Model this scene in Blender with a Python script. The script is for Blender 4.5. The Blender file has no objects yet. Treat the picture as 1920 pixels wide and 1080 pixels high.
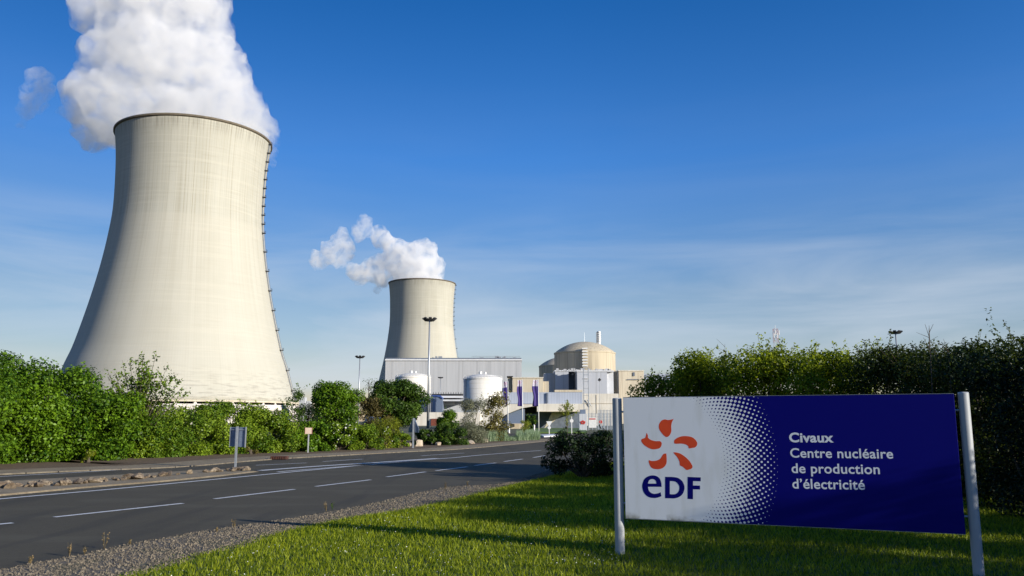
import bpy, math, random
import numpy as np
from mathutils import Vector, Matrix, noise as mn
R = math.radians
sc = bpy.context.scene
# ------------------------------------------------------------------ camera, sky, sun, exposure
F_PX, EYE, PITCH = 1541.0, 1.7, math.atan2(250, 1541)
cam = bpy.data.objects.new('camera', bpy.data.cameras.new('camera'))
sc.collection.objects.link(cam); sc.camera = cam
cam.location = (0, 0, EYE); cam.rotation_euler = (R(90) + PITCH, 0, 0)
cam.data.sensor_width = 36; cam.data.lens = 36 * F_PX / 1920
cam.data.clip_start = .1; cam.data.clip_end = 30000
SUN_AZ, SUN_EL = 121.0, 15.5
w = bpy.data.worlds.new('World'); sc.world = w; w.use_nodes = True
nt = w.node_tree; N = nt.nodes; L = nt.links; N.clear()
def nd(N, t, **k):
    n = N.new(t)
    for a, b in k.items():
        setattr(n, a, b)
    return n
out = nd(N, 'ShaderNodeOutputWorld'); bg = nd(N, 'ShaderNodeBackground')
sky = nd(N, 'ShaderNodeTexSky', sky_type='NISHITA', sun_disc=False, sun_elevation=R(SUN_EL), sun_rotation=R(SUN_AZ),
         altitude=50, air_density=1.0, dust_density=.35, ozone_density=2.2)
hs = nd(N, 'ShaderNodeHueSaturation'); hs.inputs['Saturation'].default_value = 1.18
hs.inputs['Hue'].default_value = .497
L.new(sky.outputs[0], hs.inputs['Color'])
tc = nd(N, 'ShaderNodeTexCoord'); sp = nd(N, 'ShaderNodeSeparateXYZ'); L.new(tc.outputs['Generated'], sp.inputs[0])
mp = nd(N, 'ShaderNodeMapping'); mp.inputs['Scale'].default_value = (1.3, 1.3, 9.0); mp.inputs['Rotation'].default_value = (.05, .10, .2)
L.new(tc.outputs['Generated'], mp.inputs[0])
nz = nd(N, 'ShaderNodeTexNoise'); nz.inputs['Scale'].default_value = 1.6; nz.inputs['Detail'].default_value = 7
nz.inputs['Roughness'].default_value = .55; nz.inputs['Distortion'].default_value = .5
L.new(mp.outputs[0], nz.inputs['Vector'])
cr = nd(N, 'ShaderNodeValToRGB'); cr.color_ramp.elements[0].position = .43; cr.color_ramp.elements[1].position = .70
L.new(nz.outputs[0], cr.inputs[0])
er = nd(N, 'ShaderNodeValToRGB')       # cirrus lies low above the horizon
e = er.color_ramp.elements; e[0].position = 0; e[0].color = (.75,)*3 + (1,); e[1].position = .40; e[1].color = (.0,)*3 + (1,)
m1 = e.new(.16); m1.color = (.52,)*3 + (1,); m2 = e.new(.25); m2.color = (.04,)*3 + (1,)
L.new(sp.outputs['Z'], er.inputs[0])
mu = nd(N, 'ShaderNodeMath', operation='MULTIPLY'); L.new(cr.outputs[0], mu.inputs[0]); L.new(er.outputs[0], mu.inputs[1])
mx = nd(N, 'ShaderNodeMixRGB'); mx.inputs['Color2'].default_value = (4.3, 4.8, 5.5, 1)
L.new(mu.outputs[0], mx.inputs[0])
bg.inputs['Strength'].default_value = .115
gr_ = nd(N, 'ShaderNodeValToRGB'); e = gr_.color_ramp.elements      # deeper blue overhead, as through clear dry air
e[0].position = 0; e[0].color = (.60, .53, .61, 1); e[1].position = .50; e[1].color = (.115, .45, .80, 1)
for p_, c_ in ((.15, (.65, .58, .66, 1)), (.31, (.34, .58, .92, 1))):
    q_ = e.new(p_); q_.color = c_
L.new(sp.outputs['Z'], gr_.inputs[0]); mg = nd(N, 'ShaderNodeMixRGB', blend_type='MULTIPLY'); mg.inputs[0].default_value = 1
L.new(gr_.outputs[0], mg.inputs['Color2']); L.new(hs.outputs[0], mg.inputs['Color1'])
mg2 = nd(N, 'ShaderNodeMixRGB', blend_type='MULTIPLY'); mg2.inputs[0].default_value = 1; mg2.inputs['Color2'].default_value = (1.4, 1.4, 1.4, 1)
ax = nd(N, 'ShaderNodeMapRange'); L.new(sp.outputs['X'], ax.inputs[0])
for i_, v_ in enumerate((-.55, .05, 1.02, 1.4)): ax.inputs[i_ + 1].default_value = v_
cx_ = nd(N, 'ShaderNodeCombineXYZ'); [L.new(ax.outputs[0], cx_.inputs[i_]) for i_ in range(3)]; L.new(cx_.outputs[0], mg2.inputs['Color2'])
L.new(mg.outputs[0], mg2.inputs['Color1']); L.new(mg2.outputs[0], mx.inputs['Color1']); L.new(mx.outputs[0], bg.inputs['Color'])
L.new(bg.outputs[0], out.inputs['Surface'])
sl = bpy.data.lights.new('sun', 'SUN'); sl.energy = 5.0; sl.angle = R(.5); sl.color = (1, .93, .80)
so = bpy.data.objects.new('sun', sl); sc.collection.objects.link(so)
SD = Vector((math.sin(R(SUN_AZ)) * math.cos(R(SUN_EL)), math.cos(R(SUN_AZ)) * math.cos(R(SUN_EL)), math.sin(R(SUN_EL))))
so.rotation_euler = SD.to_track_quat('Z', 'Y').to_euler()
sc.view_settings.view_transform = 'Standard'; sc.view_settings.look = 'None'
sc.view_settings.gamma = 1; sc.view_settings.exposure = .36
sc.cycles.volume_bounces = 14; sc.cycles.max_bounces = 14; sc.cycles.transparent_max_bounces = 8
sc.cycles.diffuse_bounces = 3; sc.cycles.glossy_bounces = 2
sc.cycles.caustics_reflective = False; sc.cycles.caustics_refractive = False
rng = np.random.default_rng(7); random.seed(7)
# ------------------------------------------------------------------ survey helpers (photo point -> place)
CP, SP = math.cos(PITCH), math.sin(PITCH)
def ray(px, py):
    u = (px - 960) / F_PX; v = (540 - py) / F_PX
    return Vector((u, CP - v * SP, SP + v * CP))
def G(px, py, z=0.0):
    r = ray(px, py); t = (z - EYE) / r.z
    return Vector((r.x * t, r.y * t, z))
def at(px, py, Y):
    r = ray(px, py); t = Y / r.y
    return Vector((r.x * t, Y, EYE + r.z * t))
# ------------------------------------------------------------------ materials
def mat(name, col, rough=.8, metal=0, spec=None, noise=None, bump=None, col2=None, coord='Object', lo=.35, hi=.65, trans=0):
    m = bpy.data.materials.new(name); m.use_nodes = True; n = m.node_tree.nodes; l = m.node_tree.links
    b = n['Principled BSDF']; b.inputs['Base Color'].default_value = (*col, 1); b.inputs['Roughness'].default_value = rough
    b.inputs['Metallic'].default_value = metal
    if spec is not None: b.inputs['Specular IOR Level'].default_value = spec
    if noise:
        t = n.new('ShaderNodeTexCoord'); mpg = n.new('ShaderNodeMapping'); mpg.inputs['Scale'].default_value = noise if not isinstance(noise, (int, float)) else (noise,)*3
        l.new(t.outputs[coord], mpg.inputs[0]); z = n.new('ShaderNodeTexNoise'); z.inputs['Scale'].default_value = 1; z.inputs['Detail'].default_value = 6
        z.inputs['Roughness'].default_value = .6
        l.new(mpg.outputs[0], z.inputs['Vector']); c = n.new('ShaderNodeValToRGB')
        c.color_ramp.elements[0].position = lo; c.color_ramp.elements[1].position = hi
        c.color_ramp.elements[0].color = (*col, 1); c.color_ramp.elements[1].color = (*(col2 or [x * .7 for x in col]), 1)
        l.new(z.outputs[0], c.inputs[0]); l.new(c.outputs[0], b.inputs['Base Color'])
        if bump:
            bp = n.new('ShaderNodeBump'); bp.inputs['Distance'].default_value = bump; bp.inputs['Strength'].default_value = .6
            l.new(z.outputs[0], bp.inputs['Height']); l.new(bp.outputs[0], b.inputs['Normal'])
    return m
def mixnoise(m, scale, amount, colr, lo=.5, hi=.62, coord='Object', detail=5):
    """overlay a second noise-shaped tint on the colour already wired into the shader"""
    n = m.node_tree.nodes; l = m.node_tree.links; b = n['Principled BSDF']
    inp = b.inputs['Base Color']; src = inp.links[0].from_socket if inp.links else None
    t = n.new('ShaderNodeTexCoord'); g = n.new('ShaderNodeMapping'); g.inputs['Scale'].default_value = scale if not isinstance(scale, (int, float)) else (scale,)*3
    l.new(t.outputs[coord], g.inputs[0]); z = n.new('ShaderNodeTexNoise'); z.inputs['Scale'].default_value = 1; z.inputs['Detail'].default_value = detail
    l.new(g.outputs[0], z.inputs['Vector']); mr = n.new('ShaderNodeMapRange'); mr.inputs['From Min'].default_value = lo; mr.inputs['From Max'].default_value = hi
    mr.inputs['To Max'].default_value = amount
    l.new(z.outputs[0], mr.inputs[0]); x = n.new('ShaderNodeMixRGB'); l.new(mr.outputs[0], x.inputs[0])
    if src: l.new(src, x.inputs['Color1'])
    else: x.inputs['Color1'].default_value = inp.default_value
    x.inputs['Color2'].default_value = (*colr, 1); l.new(x.outputs[0], inp)
def leafmat(name, dark, light, tr=.35, rough=.45):
    m = bpy.data.materials.new(name); m.use_nodes = True; n = m.node_tree.nodes; l = m.node_tree.links; b = n['Principled BSDF']
    a = n.new('ShaderNodeAttribute'); a.attribute_name = 'tone'; c = n.new('ShaderNodeValToRGB')
    c.color_ramp.elements[0].color = (*dark, 1); c.color_ramp.elements[1].color = (*light, 1)
    l.new(a.outputs['Fac'], c.inputs[0]); l.new(c.outputs[0], b.inputs['Base Color']); b.inputs['Roughness'].default_value = rough
    b.inputs['Specular IOR Level'].default_value = .25
    t = n.new('ShaderNodeBsdfTranslucent'); l.new(c.outputs[0], t.inputs[0]); x = n.new('ShaderNodeMixShader'); x.inputs[0].default_value = tr
    l.new(b.outputs[0], x.inputs[1]); l.new(t.outputs[0], x.inputs[2]); l.new(x.outputs[0], n['Material Output'].inputs['Surface'])
    return m
M = {}
def randomise(m, c):
    n = m.node_tree.nodes; l = m.node_tree.links; b = n['Principled BSDF']; src = b.inputs['Base Color'].links[0].from_socket; oi = n.new('ShaderNodeObjectInfo'); x = n.new('ShaderNodeMixRGB'); q = n.new('ShaderNodeMapRange'); q.inputs[4].default_value = .8
    l.new(oi.outputs['Random'], q.inputs[0]); l.new(q.outputs[0], x.inputs[0]); l.new(src, x.inputs[1]); x.inputs[2].default_value = (*c, 1); l.new(x.outputs[0], b.inputs['Base Color'])
M['ground'] = mat('ground_soil', (.055, .075, .02), .95, noise=.6, col2=(.11, .09, .05))
M['lawn'] = mat('lawn_soil', (.035, .06, .012), .95, noise=3, col2=(.055, .075, .02))
M['asphalt'] = mat('asphalt', (.108, .095, .068), .85, noise=60, col2=(.080, .071, .051), bump=.004, spec=.12)
mixnoise(M['asphalt'], (.35, .9, 1), .55, (.120, .108, .078)); mixnoise(M['asphalt'], (1.2, .12, 1), .5, (.058, .055, .046), .52, .62); mixnoise(M['asphalt'], 7, .35, (.052, .049, .042), .58, .75)
M['paint'] = mat('road_paint', (.72, .72, .70), .6, noise=9, col2=(.45, .45, .44), lo=.5, hi=.72)
mixnoise(M['paint'], 55, .6, (.16, .16, .16), .60, .70)
M['gravel'] = mat('gravel', (.17, .145, .11), .95, noise=45, col2=(.07, .06, .05), bump=.02)
mixnoise(M['gravel'], 2.0, .7, (.09, .085, .035))
M['verge'] = mat('verge_gravel', (.31, .245, .155), .95, noise=14, col2=(.19, .145, .085), bump=.02)
mixnoise(M['verge'], .8, .45, (.14, .105, .06))
M['kerb'] = mat('kerb_stone', (.20, .17, .125), .9, noise=5, col2=(.11, .09, .065))
M['soil'] = mat('bare_soil', (.17, .105, .055), .95, noise=7, col2=(.07, .045, .02), bump=.02)
M['pebble'] = mat('pebble', (.24, .195, .135), .9, noise=22, col2=(.055, .048, .04), lo=.3, hi=.7)
M['rock'] = mat('rock', (.36, .29, .20), .9, noise=11, col2=(.11, .075, .045), bump=.05, lo=.38, hi=.62)
randomise(M['rock'], (.12, .085, .055))
M['boulder'] = mat('boulder', (.55, .46, .35), .9, noise=3, col2=(.36, .28, .2), bump=.05)
M['metalgrey'] = mat('galvanised_metal', (.48, .50, .52), .45, .6, noise=12, col2=(.38, .40, .42))
M['postpaint'] = mat('post_paint', (.42, .43, .44), .45, .0, noise=(6, 6, 2), col2=(.33, .35, .37))
M['signback'] = mat('sign_back', (.20, .25, .34), .5, .3, noise=6, col2=(.15, .19, .27))
M['white'] = mat('white_paint', (.75, .75, .74), .5, noise=4, col2=(.62, .62, .61))
M['dark'] = mat('dark_metal', (.03, .03, .035), .6, noise=5, col2=(.05, .05, .05))
M['black'] = mat('dark_opening', (.012, .013, .016), .8, noise=1, col2=(.02, .02, .02))
M['red'] = mat('red_paint', (.55, .03, .02), .5, noise=5, col2=(.4, .03, .02))
M['fadedred'] = mat('faded_red', (.42, .16, .14), .6, noise=2, col2=(.36, .14, .12))
M['orange'] = mat('logo_orange', (.80, .075, .01), .5, noise=7, col2=(.72, .06, .01))
M['navy'] = mat('sign_navy', (.0015, .0015, .15), .5, noise=7, col2=(.002, .002, .13), spec=.12)
M['letter'] = mat('letter_white', (.80, .82, .86), .5, noise=9, col2=(.72, .74, .78))
M['flagblue'] = mat('flag_fabric', (.05, .03, .19), .8, noise=6, col2=(.035, .02, .14))
M['flagwhite'] = mat('flag_white', (.6, .58, .62), .8, noise=6, col2=(.35, .3, .45))
M['bark'] = mat('bark', (.11, .085, .06), .95, noise=12, col2=(.05, .04, .03))
M['creamsign'] = mat('cream_board', (.78, .62, .48), .5, noise=5, col2=(.70, .52, .40))
# concrete of the towers: lift bands, vertical streaks, stained top
def tower_mat():
    m = bpy.data.materials.new('tower_concrete'); m.use_nodes = True; n = m.node_tree.nodes; l = m.node_tree.links; b = n['Principled BSDF']
    b.inputs['Roughness'].default_value = .93; b.inputs['Specular IOR Level'].default_value = .15
    t = n.new('ShaderNodeTexCoord'); s = n.new('ShaderNodeSeparateXYZ'); l.new(t.outputs['Object'], s.inputs[0])
    at_ = n.new('ShaderNodeMath'); at_.operation = 'ARCTAN2'; l.new(s.outputs[1], at_.inputs[0]); l.new(s.outputs[0], at_.inputs[1])
    cb = n.new('ShaderNodeCombineXYZ'); l.new(at_.outputs[0], cb.inputs[0]); l.new(s.outputs[2], cb.inputs[2])
    def noise(sx, sz, detail=4, off=0):
        g = n.new('ShaderNodeMapping'); g.inputs['Scale'].default_value = (sx, 1, sz); g.inputs['Location'].default_value = (off, off, off)
        l.new(cb.outputs[0], g.inputs[0]); z = n.new('ShaderNodeTexNoise'); z.inputs['Scale'].default_value = 1; z.inputs['Detail'].default_value = detail
        l.new(g.outputs[0], z.inputs['Vector']); return z.outputs[0]
    def mr(src, a, b_, c, d):
        q = n.new('ShaderNodeMapRange'); l.new(src, q.inputs[0])
        for i, v in enumerate((a, b_, c, d)): q.inputs[i + 1].default_value = v
        return q.outputs[0]
    def mul(a, b_):
        q = n.new('ShaderNodeMath'); q.operation = 'MULTIPLY'; l.new(a, q.inputs[0])
        if isinstance(b_, float): q.inputs[1].default_value = b_
        else: l.new(b_, q.inputs[1])
        return q.outputs[0]
    def mix(fac, c1, c2):
        x = n.new('ShaderNodeMixRGB'); l.new(fac, x.inputs[0])
        for i, c in ((1, c1), (2, c2)):
            if isinstance(c, tuple): x.inputs[i].default_value = (*c, 1)
            else: l.new(c, x.inputs[i])
        return x.outputs[0]
    base = mix(mr(noise(4, .03, 3), .35, .65, 0, 1), (.46, .45, .39), (.42, .41, .35))
    # vertical streaks, stronger above mid height
    st = mr(noise(48, .006, 5, 3), .48, .70, 0, .70)
    hz = mr(s.outputs[2], 50, 125, .22, 1)
    base = mix(mul(st, hz), base, (.30, .275, .205))
    st2 = mr(noise(120, .012, 3, 9), .50, .7, 0, .45); base = mix(mul(st2, hz), base, (.56, .54, .45))
    # rings of the formwork lifts
    rg = mr(noise(.6, .75, 2, 5), .52, .66, 0, .25); base = mix(rg, base, (.55, .53, .44))
    rg3 = mr(noise(2.5, 1.2, 3, 15), .55, .66, 0, .22); base = mix(rg3, base, (.33, .30, .23))
    rg2 = n.new('ShaderNodeTexWave'); rg2.wave_type = 'BANDS'; rg2.bands_direction = 'Z'; rg2.inputs['Scale'].default_value = .42
    l.new(cb.outputs[0], rg2.inputs['Vector']); base = mix(mr(rg2.outputs['Fac'], .90, 1, 0, .13), base, (.26, .24, .18))
    wv = n.new('ShaderNodeTexWave'); wv.wave_type = 'BANDS'; wv.bands_direction = 'X'; wv.inputs['Scale'].default_value = 14
    l.new(cb.outputs[0], wv.inputs['Vector']); base = mix(mr(wv.outputs['Fac'], .86, 1, 0, .16), base, (.28, .26, .2))
    # slightly warmer shell below the pour joint near the throat
    base = mix(mr(s.outputs[2], 119, 121, .35, 0), base, (.485, .46, .385))
    # dark stain under the lip and at the foot
    top = mul(mr(s.outputs[2], 168, 177.5, 0, 1), mr(noise(70, .05, 4, 1), .42, .62, 0, .6)); base = mix(top, base, (.13, .12, .10))
    ft = mul(mr(s.outputs[2], 34, 17, 0, 1), mr(noise(8, .8, 4, 2), .5, .64, 0, .55)); base = mix(ft, base, (.24, .22, .19))
    l.new(base, b.inputs['Base Color'])
    return m
M['tower'] = tower_mat()
M['screen'] = mat('inlet_screen', (.72, .66, .62), .8, noise=(.25, .25, .1), col2=(.52, .46, .42))
M['lip'] = mat('tower_lip', (.10, .085, .06), .9, noise=.5, col2=(.16, .13, .09))
def ribbed(name, col, col2, step=1.1, streak=.5):
    m = mat(name, col, .6, noise=(.25, .25, .02), col2=col2, spec=.3)
    n = m.node_tree.nodes; l = m.node_tree.links; b = n['Principled BSDF']; src = b.inputs['Base Color'].links[0].from_socket
    t = n.new('ShaderNodeTexCoord'); wv = n.new('ShaderNodeTexWave'); wv.wave_type = 'BANDS'; wv.bands_direction = 'X'; wv.inputs['Scale'].default_value = step / 3.14
    l.new(t.outputs['Object'], wv.inputs['Vector']); x = n.new('ShaderNodeMixRGB'); x.blend_type = 'MULTIPLY'; x.inputs[0].default_value = .35
    q = n.new('ShaderNodeMapRange'); q.inputs[1].default_value = .0; q.inputs[2].default_value = .25; q.inputs[3].default_value = .6; q.inputs[4].default_value = 1
    l.new(wv.outputs['Fac'], q.inputs[0]); cc = n.new('ShaderNodeCombineXYZ'); [l.new(q.outputs[0], cc.inputs[i]) for i in range(3)]
    l.new(src, x.inputs[1]); l.new(cc.outputs[0], x.inputs[2]); l.new(x.outputs[0], b.inputs['Base Color'])
    mixnoise(m, (.5, .5, .012), streak, tuple(c * .62 for c in col), .56, .66)
    return m
M['clad'] = ribbed('grey_cladding', (.50, .51, .53), (.44, .45, .47), .9)
M['cladblue'] = ribbed('blue_grey_cladding', (.42, .46, .54), (.37, .41, .49), 1.6)
M['clad2'] = ribbed('pale_cladding', (.52, .54, .58), (.47, .49, .54), 2.0)
M['parapet'] = mat('parapet_metal', (.70, .71, .73), .5, noise=.3, col2=(.6, .61, .63))
M['roofdark'] = mat('roof_edge', (.16, .19, .24), .6, noise=1, col2=(.1, .12, .16))
M['beige'] = mat('beige_concrete', (.62, .55, .42), .9, noise=(.15, .15, .04), col2=(.53, .46, .35)); mixnoise(M['beige'], (1.2, 1.2, .05), .5, (.4, .33, .24))
M['dome'] = mat('dome_concrete', (.54, .47, .34), .92, noise=(.2, .2, .02), col2=(.47, .40, .29)); mixnoise(M['dome'], (.6, .6, .015), .55, (.27, .23, .17), .5, .66)
M['pale'] = mat('pale_concrete', (.72, .68, .60), .85, noise=(.3, .3, .2), col2=(.62, .58, .5)); mixnoise(M['pale'], (1.5, 1.5, .1), .4, (.48, .43, .36))
M['tank'] = mat('tank_paint', (.80, .77, .70), .55, noise=(.2, .2, .05), col2=(.74, .71, .64)); mixnoise(M['tank'], (.8, .8, .03), .3, (.62, .57, .48))
M['brown'] = mat('brown_door', (.20, .05, .03), .7, noise=1, col2=(.14, .04, .02))
M['drain'] = mat('rusty_iron', (.10, .035, .02), .9, noise=9, col2=(.05, .02, .015))
M['fence'] = mat('fence_wire', (.38, .42, .47), .6, .2, noise=2, col2=(.3, .34, .38))
M['bluebox'] = mat('blue_curve', (.05, .10, .32), .5, noise=1, col2=(.04, .08, .25))
M['leafA'] = leafmat('leaf_hazel', (.022, .070, .004), (.19, .33, .014))
M['leafB'] = leafmat('leaf_fresh', (.05, .12, .008), (.27, .37, .025))
M['leafC'] = leafmat('leaf_maple', (.028, .065, .010), (.125, .21, .022))
M['leafD'] = leafmat('leaf_willow', (.14, .15, .09), (.32, .33, .21))
M['leafE'] = leafmat('leaf_golden', (.10, .085, .018), (.27, .24, .06))
M['leafF'] = leafmat('leaf_broom', (.13, .17, .015), (.33, .36, .02))
M['leafG'] = leafmat('leaf_bronze', (.07, .06, .02), (.19, .16, .05))
M['leafH'] = leafmat('leaf_hedge_right', (.045, .085, .004), (.42, .49, .02), tr=.6)  # sunlit copy of the hedge leaf, sunlight put into the brighter colour
M['leafI'] = leafmat('leaf_shaded_hedge', (.004, .011, .002), (.016, .038, .005), tr=.15, rough=.6)  # deep hedge shade put into the leaf colour; also used on the dark bank shrub
M['leafJ'] = leafmat('leaf_dark_hedge', (.014, .028, .004), (.09, .12, .012), tr=.4)  # half shaded copy of the hedge leaf, shade put into the colour
M['reed'] = leafmat('reed_blade', (.12, .20, .08), (.40, .50, .32))
M['grass'] = leafmat('grass_blade', (.045, .10, .004), (.48, .53, .024), tr=.5)
M['petal'] = mat('white_petal', (.75, .75, .68), .7, noise=3, col2=(.7, .68, .6))
M['weed'] = leafmat('weed_stem', (.12, .10, .04), (.34, .24, .12))
# ------------------------------------------------------------------ mesh helpers
class MB:
    def __init__(s): s.v = []; s.f = []
    def add(s, v, f):
        o = len(s.v); s.v += [tuple(p) for p in v]; s.f += [tuple(i + o for i in q) for q in f]; return s
    def box(s, x0, x1, y0, y1, z0, z1):
        return s.add([(x0,y0,z0),(x1,y0,z0),(x1,y1,z0),(x0,y1,z0),(x0,y0,z1),(x1,y0,z1),(x1,y1,z1),(x0,y1,z1)],
                     [(0,3,2,1),(4,5,6,7),(0,1,5,4),(1,2,6,5),(2,3,7,6),(3,0,4,7)])
    def tube(s, a, b, r0, r1=None, n=10, cap=True):
        a = Vector(a); b = Vector(b); r1 = r0 if r1 is None else r1; d = (b - a).normalized()
        u = d.orthogonal().normalized(); w_ = d.cross(u); V = []
        for c, r in ((a, r0), (b, r1)):
            for k in range(n):
                t = 2 * math.pi * k / n; V.append(c + (u * math.cos(t) + w_ * math.sin(t)) * r)
        Fc = [(k, (k + 1) % n, n + (k + 1) % n, n + k) for k in range(n)]
        if cap: Fc += [tuple(range(n - 1, -1, -1)), tuple(range(n, 2 * n))]
        return s.add(V, Fc)
    def lathe(s, prof, c=(0, 0), n=96, closed=False):
        V = []; Fc = []; m_ = len(prof)
        for r, z in prof:
            for k in range(n):
                t = 2 * math.pi * k / n; V.append((c[0] + r * math.cos(t), c[1] + r * math.sin(t), z))
        for i in range(m_ - 1 + (1 if closed else 0)):
            j = (i + 1) % m_
            for k in range(n): Fc.append((i * n + k, i * n + (k + 1) % n, j * n + (k + 1) % n, j * n + k))
        return s.add(V, Fc)
    def prism(s, pts, d):      # polygon (3D points) extruded by vector d
        n = len(pts); P = [Vector(p) for p in pts]; d = Vector(d)
        return s.add(P + [p + d for p in P], [tuple(range(n - 1, -1, -1)), tuple(range(n, 2 * n))] + [(k, (k + 1) % n, n + (k + 1) % n, n + k) for k in range(n)])
    def build(s, name, m, parent=None, smooth=False, loc=None):
        o_ = Vector(parent.location) if parent else Vector(loc or (0, 0, 0))
        pm = parent
        while pm and pm.parent: pm = pm.parent; o_ = o_ + Vector(pm.location)
        me = bpy.data.meshes.new(name); me.from_pydata([tuple(Vector(p) - o_) for p in s.v], [], s.f); me.update()
        me.materials.append(m)
        if smooth:
            me.polygons.foreach_set('use_smooth', [True] * len(me.polygons))
        o = bpy.data.objects.new(name, me); sc.collection.objects.link(o)
        if parent: o.parent = parent
        else: o.location = o_
        return o
def fixn(o):
    import bmesh
    b = bmesh.new(); b.from_mesh(o.data); bmesh.ops.recalc_face_normals(b, faces=b.faces); b.to_mesh(o.data); b.free(); return o
def tag(o, label, cat, group=None, kind=None):
    o['label'] = label; o['category'] = cat
    if group: o['group'] = group
    if kind: o['kind'] = kind
    return o
def empty(name, loc, label, cat, group=None):
    o = bpy.data.objects.new(name, None); sc.collection.objects.link(o); o.location = loc; o.empty_display_size = .5
    return tag(o, label, cat, group)
def struct(o): o['kind'] = 'structure'; return o
def copy_tree(o, parent=None):
    c = o.copy(); sc.collection.objects.link(c); c.parent = parent
    for ch in list(o.children): copy_tree(ch, c)
    return c
def npmesh(name, verts, nper, m, parent=None, tone=None, loc=(0, 0, 0)):
    """verts (k*nper,3) of k separate polygons with nper corners each"""
    verts = np.asarray(verts, np.float32).reshape(-1, 3)
    off = np.array(parent.location if parent else loc, np.float32); verts = verts - off
    k = len(verts) // nper; me = bpy.data.meshes.new(name)
    me.vertices.add(len(verts)); me.vertices.foreach_set('co', verts.ravel())
    me.loops.add(len(verts)); me.loops.foreach_set('vertex_index', np.arange(len(verts), dtype=np.int32))
    me.polygons.add(k); me.polygons.foreach_set('loop_start', np.arange(0, k * nper, nper, dtype=np.int32))
    me.update(calc_edges=True)
    if tone is not None:
        a = me.attributes.new('tone', 'FLOAT', 'FACE'); a.data.foreach_set('value', np.asarray(tone, np.float32))
    me.materials.append(m); o = bpy.data.objects.new(name, me); sc.collection.objects.link(o)
    if parent: o.parent = parent
    else: o.location = loc
    return o
def unit(a): return a / np.maximum(np.linalg.norm(a, axis=1, keepdims=True), 1e-9)
def leafquads(pos, nor, size, asp=.55):
    n = len(pos); nor = unit(nor); a = unit(np.cross(nor, rng.normal(size=(n, 3)))); b = np.cross(nor, a)
    l_ = (size * rng.uniform(.65, 1.35, n))[:, None]; w_ = l_ * asp * .5
    v = np.stack([pos - a * l_ * .5, pos + b * w_ + nor * w_ * .35, pos + a * l_ * .5 - nor * l_ * .12, pos - b * w_ + nor * w_ * .35], 1)
    return v
def smooth_curve(pts, k=6):
    P = [Vector(p) for p in pts]; out_ = []
    for i in range(len(P) - 1):
        p0 = P[max(i - 1, 0)]; p1 = P[i]; p2 = P[i + 1]; p3 = P[min(i + 2, len(P) - 1)]
        for j in range(k):
            t = j / k; out_.append(.5 * ((2 * p1) + (p2 - p0) * t + (2 * p0 - 5 * p1 + 4 * p2 - p3) * t * t + (3 * p1 - p0 - 3 * p2 + p3) * t ** 3))
    out_.append(P[-1]); return out_
# ------------------------------------------------------------------ ground, lawn, road
g = MB(); g.add([(-9000, -2000, 0), (9000, -2000, 0), (9000, 14000, 0), (-9000, 14000, 0)], [(0, 1, 2, 3)])
struct(g.build('ground', M['ground']))
near_edge = smooth_curve([(-30, -60, 0), (-14, -12, 0), (-8.6, 3, 0), G(0, 1070), G(333, 1005), G(640, 957), G(810, 919), G(872, 911), G(950, 906), (1.5, 30, 0), (5, 42, 0), (7.5, 60, 0), (8, 78, 0)])
far_edge = smooth_curve([(-70, -60, 0), (-38, -12, 0), (-22.5, 16, 0), G(0, 891), G(333, 877), G(500, 863), G(640, 855), G(764, 848), G(868, 842.5), G(972, 833), G(1052, 825), (6, 80, 0)])
def strip_z(a, b, z, name, m):
    n = 60
    def res(P):
        d = [0]
        for i in range(1, len(P)): d.append(d[-1] + (P[i] - P[i - 1]).length)
        o_ = []
        for k in range(n + 1):
            t = d[-1] * k / n; i = max(1, min(len(P) - 1, next((j for j in range(1, len(P)) if d[j] >= t - 1e-6), len(P) - 1)))
            f_ = (t - d[i - 1]) / max(d[i] - d[i - 1], 1e-9); o_.append(P[i - 1].lerp(P[i], f_))
        return o_
    A = res(a); B = res(b); mb = MB()
    mb.add([(p.x, p.y, z) for p in A] + [(p.x, p.y, z) for p in B], [(k, k + 1, n + 2 + k, n + 1 + k) for k in range(n)])
    return fixn(mb.build(name, m))
struct(strip_z(near_edge, far_edge, .008, 'road', M['asphalt']))
rb = MB(); c = (8, 97)
rb.add([(c[0] + 26 * math.cos(t), c[1] + 22 * math.sin(t), .0105) for t in np.linspace(0, 2 * math.pi, 48, endpoint=False)], [tuple(range(48))])
struct(rb.build('roundabout_road', M['asphalt']))
grav_px = [(227, 1080), (350, 1043), (433, 1027), (500, 1003), (640, 973), (747, 958), (841, 939), (904, 924), (950, 912)]
grav_edge = smooth_curve([(-26, -60, 0), (-11, -12, 0), (-6.6, 2, 0)] + [G(*p) for p in grav_px] + [(2.2, 29.5, 0), (6, 42, 0), (9, 60, 0), (9.5, 78, 0)])
struct(strip_z(near_edge, grav_edge, .0042, 'gravel_shoulder', M['gravel']))
struct(strip_z(grav_edge, [p + Vector((26, 0, 0)) for p in grav_edge], .002, 'lawn', M['lawn']))
def xs_at(curve, y):
    ys = np.array([p.y for p in curve]); xs = np.array([p.x for p in curve]); o_ = np.argsort(ys)
    return np.interp(y, ys[o_], xs[o_])
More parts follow.
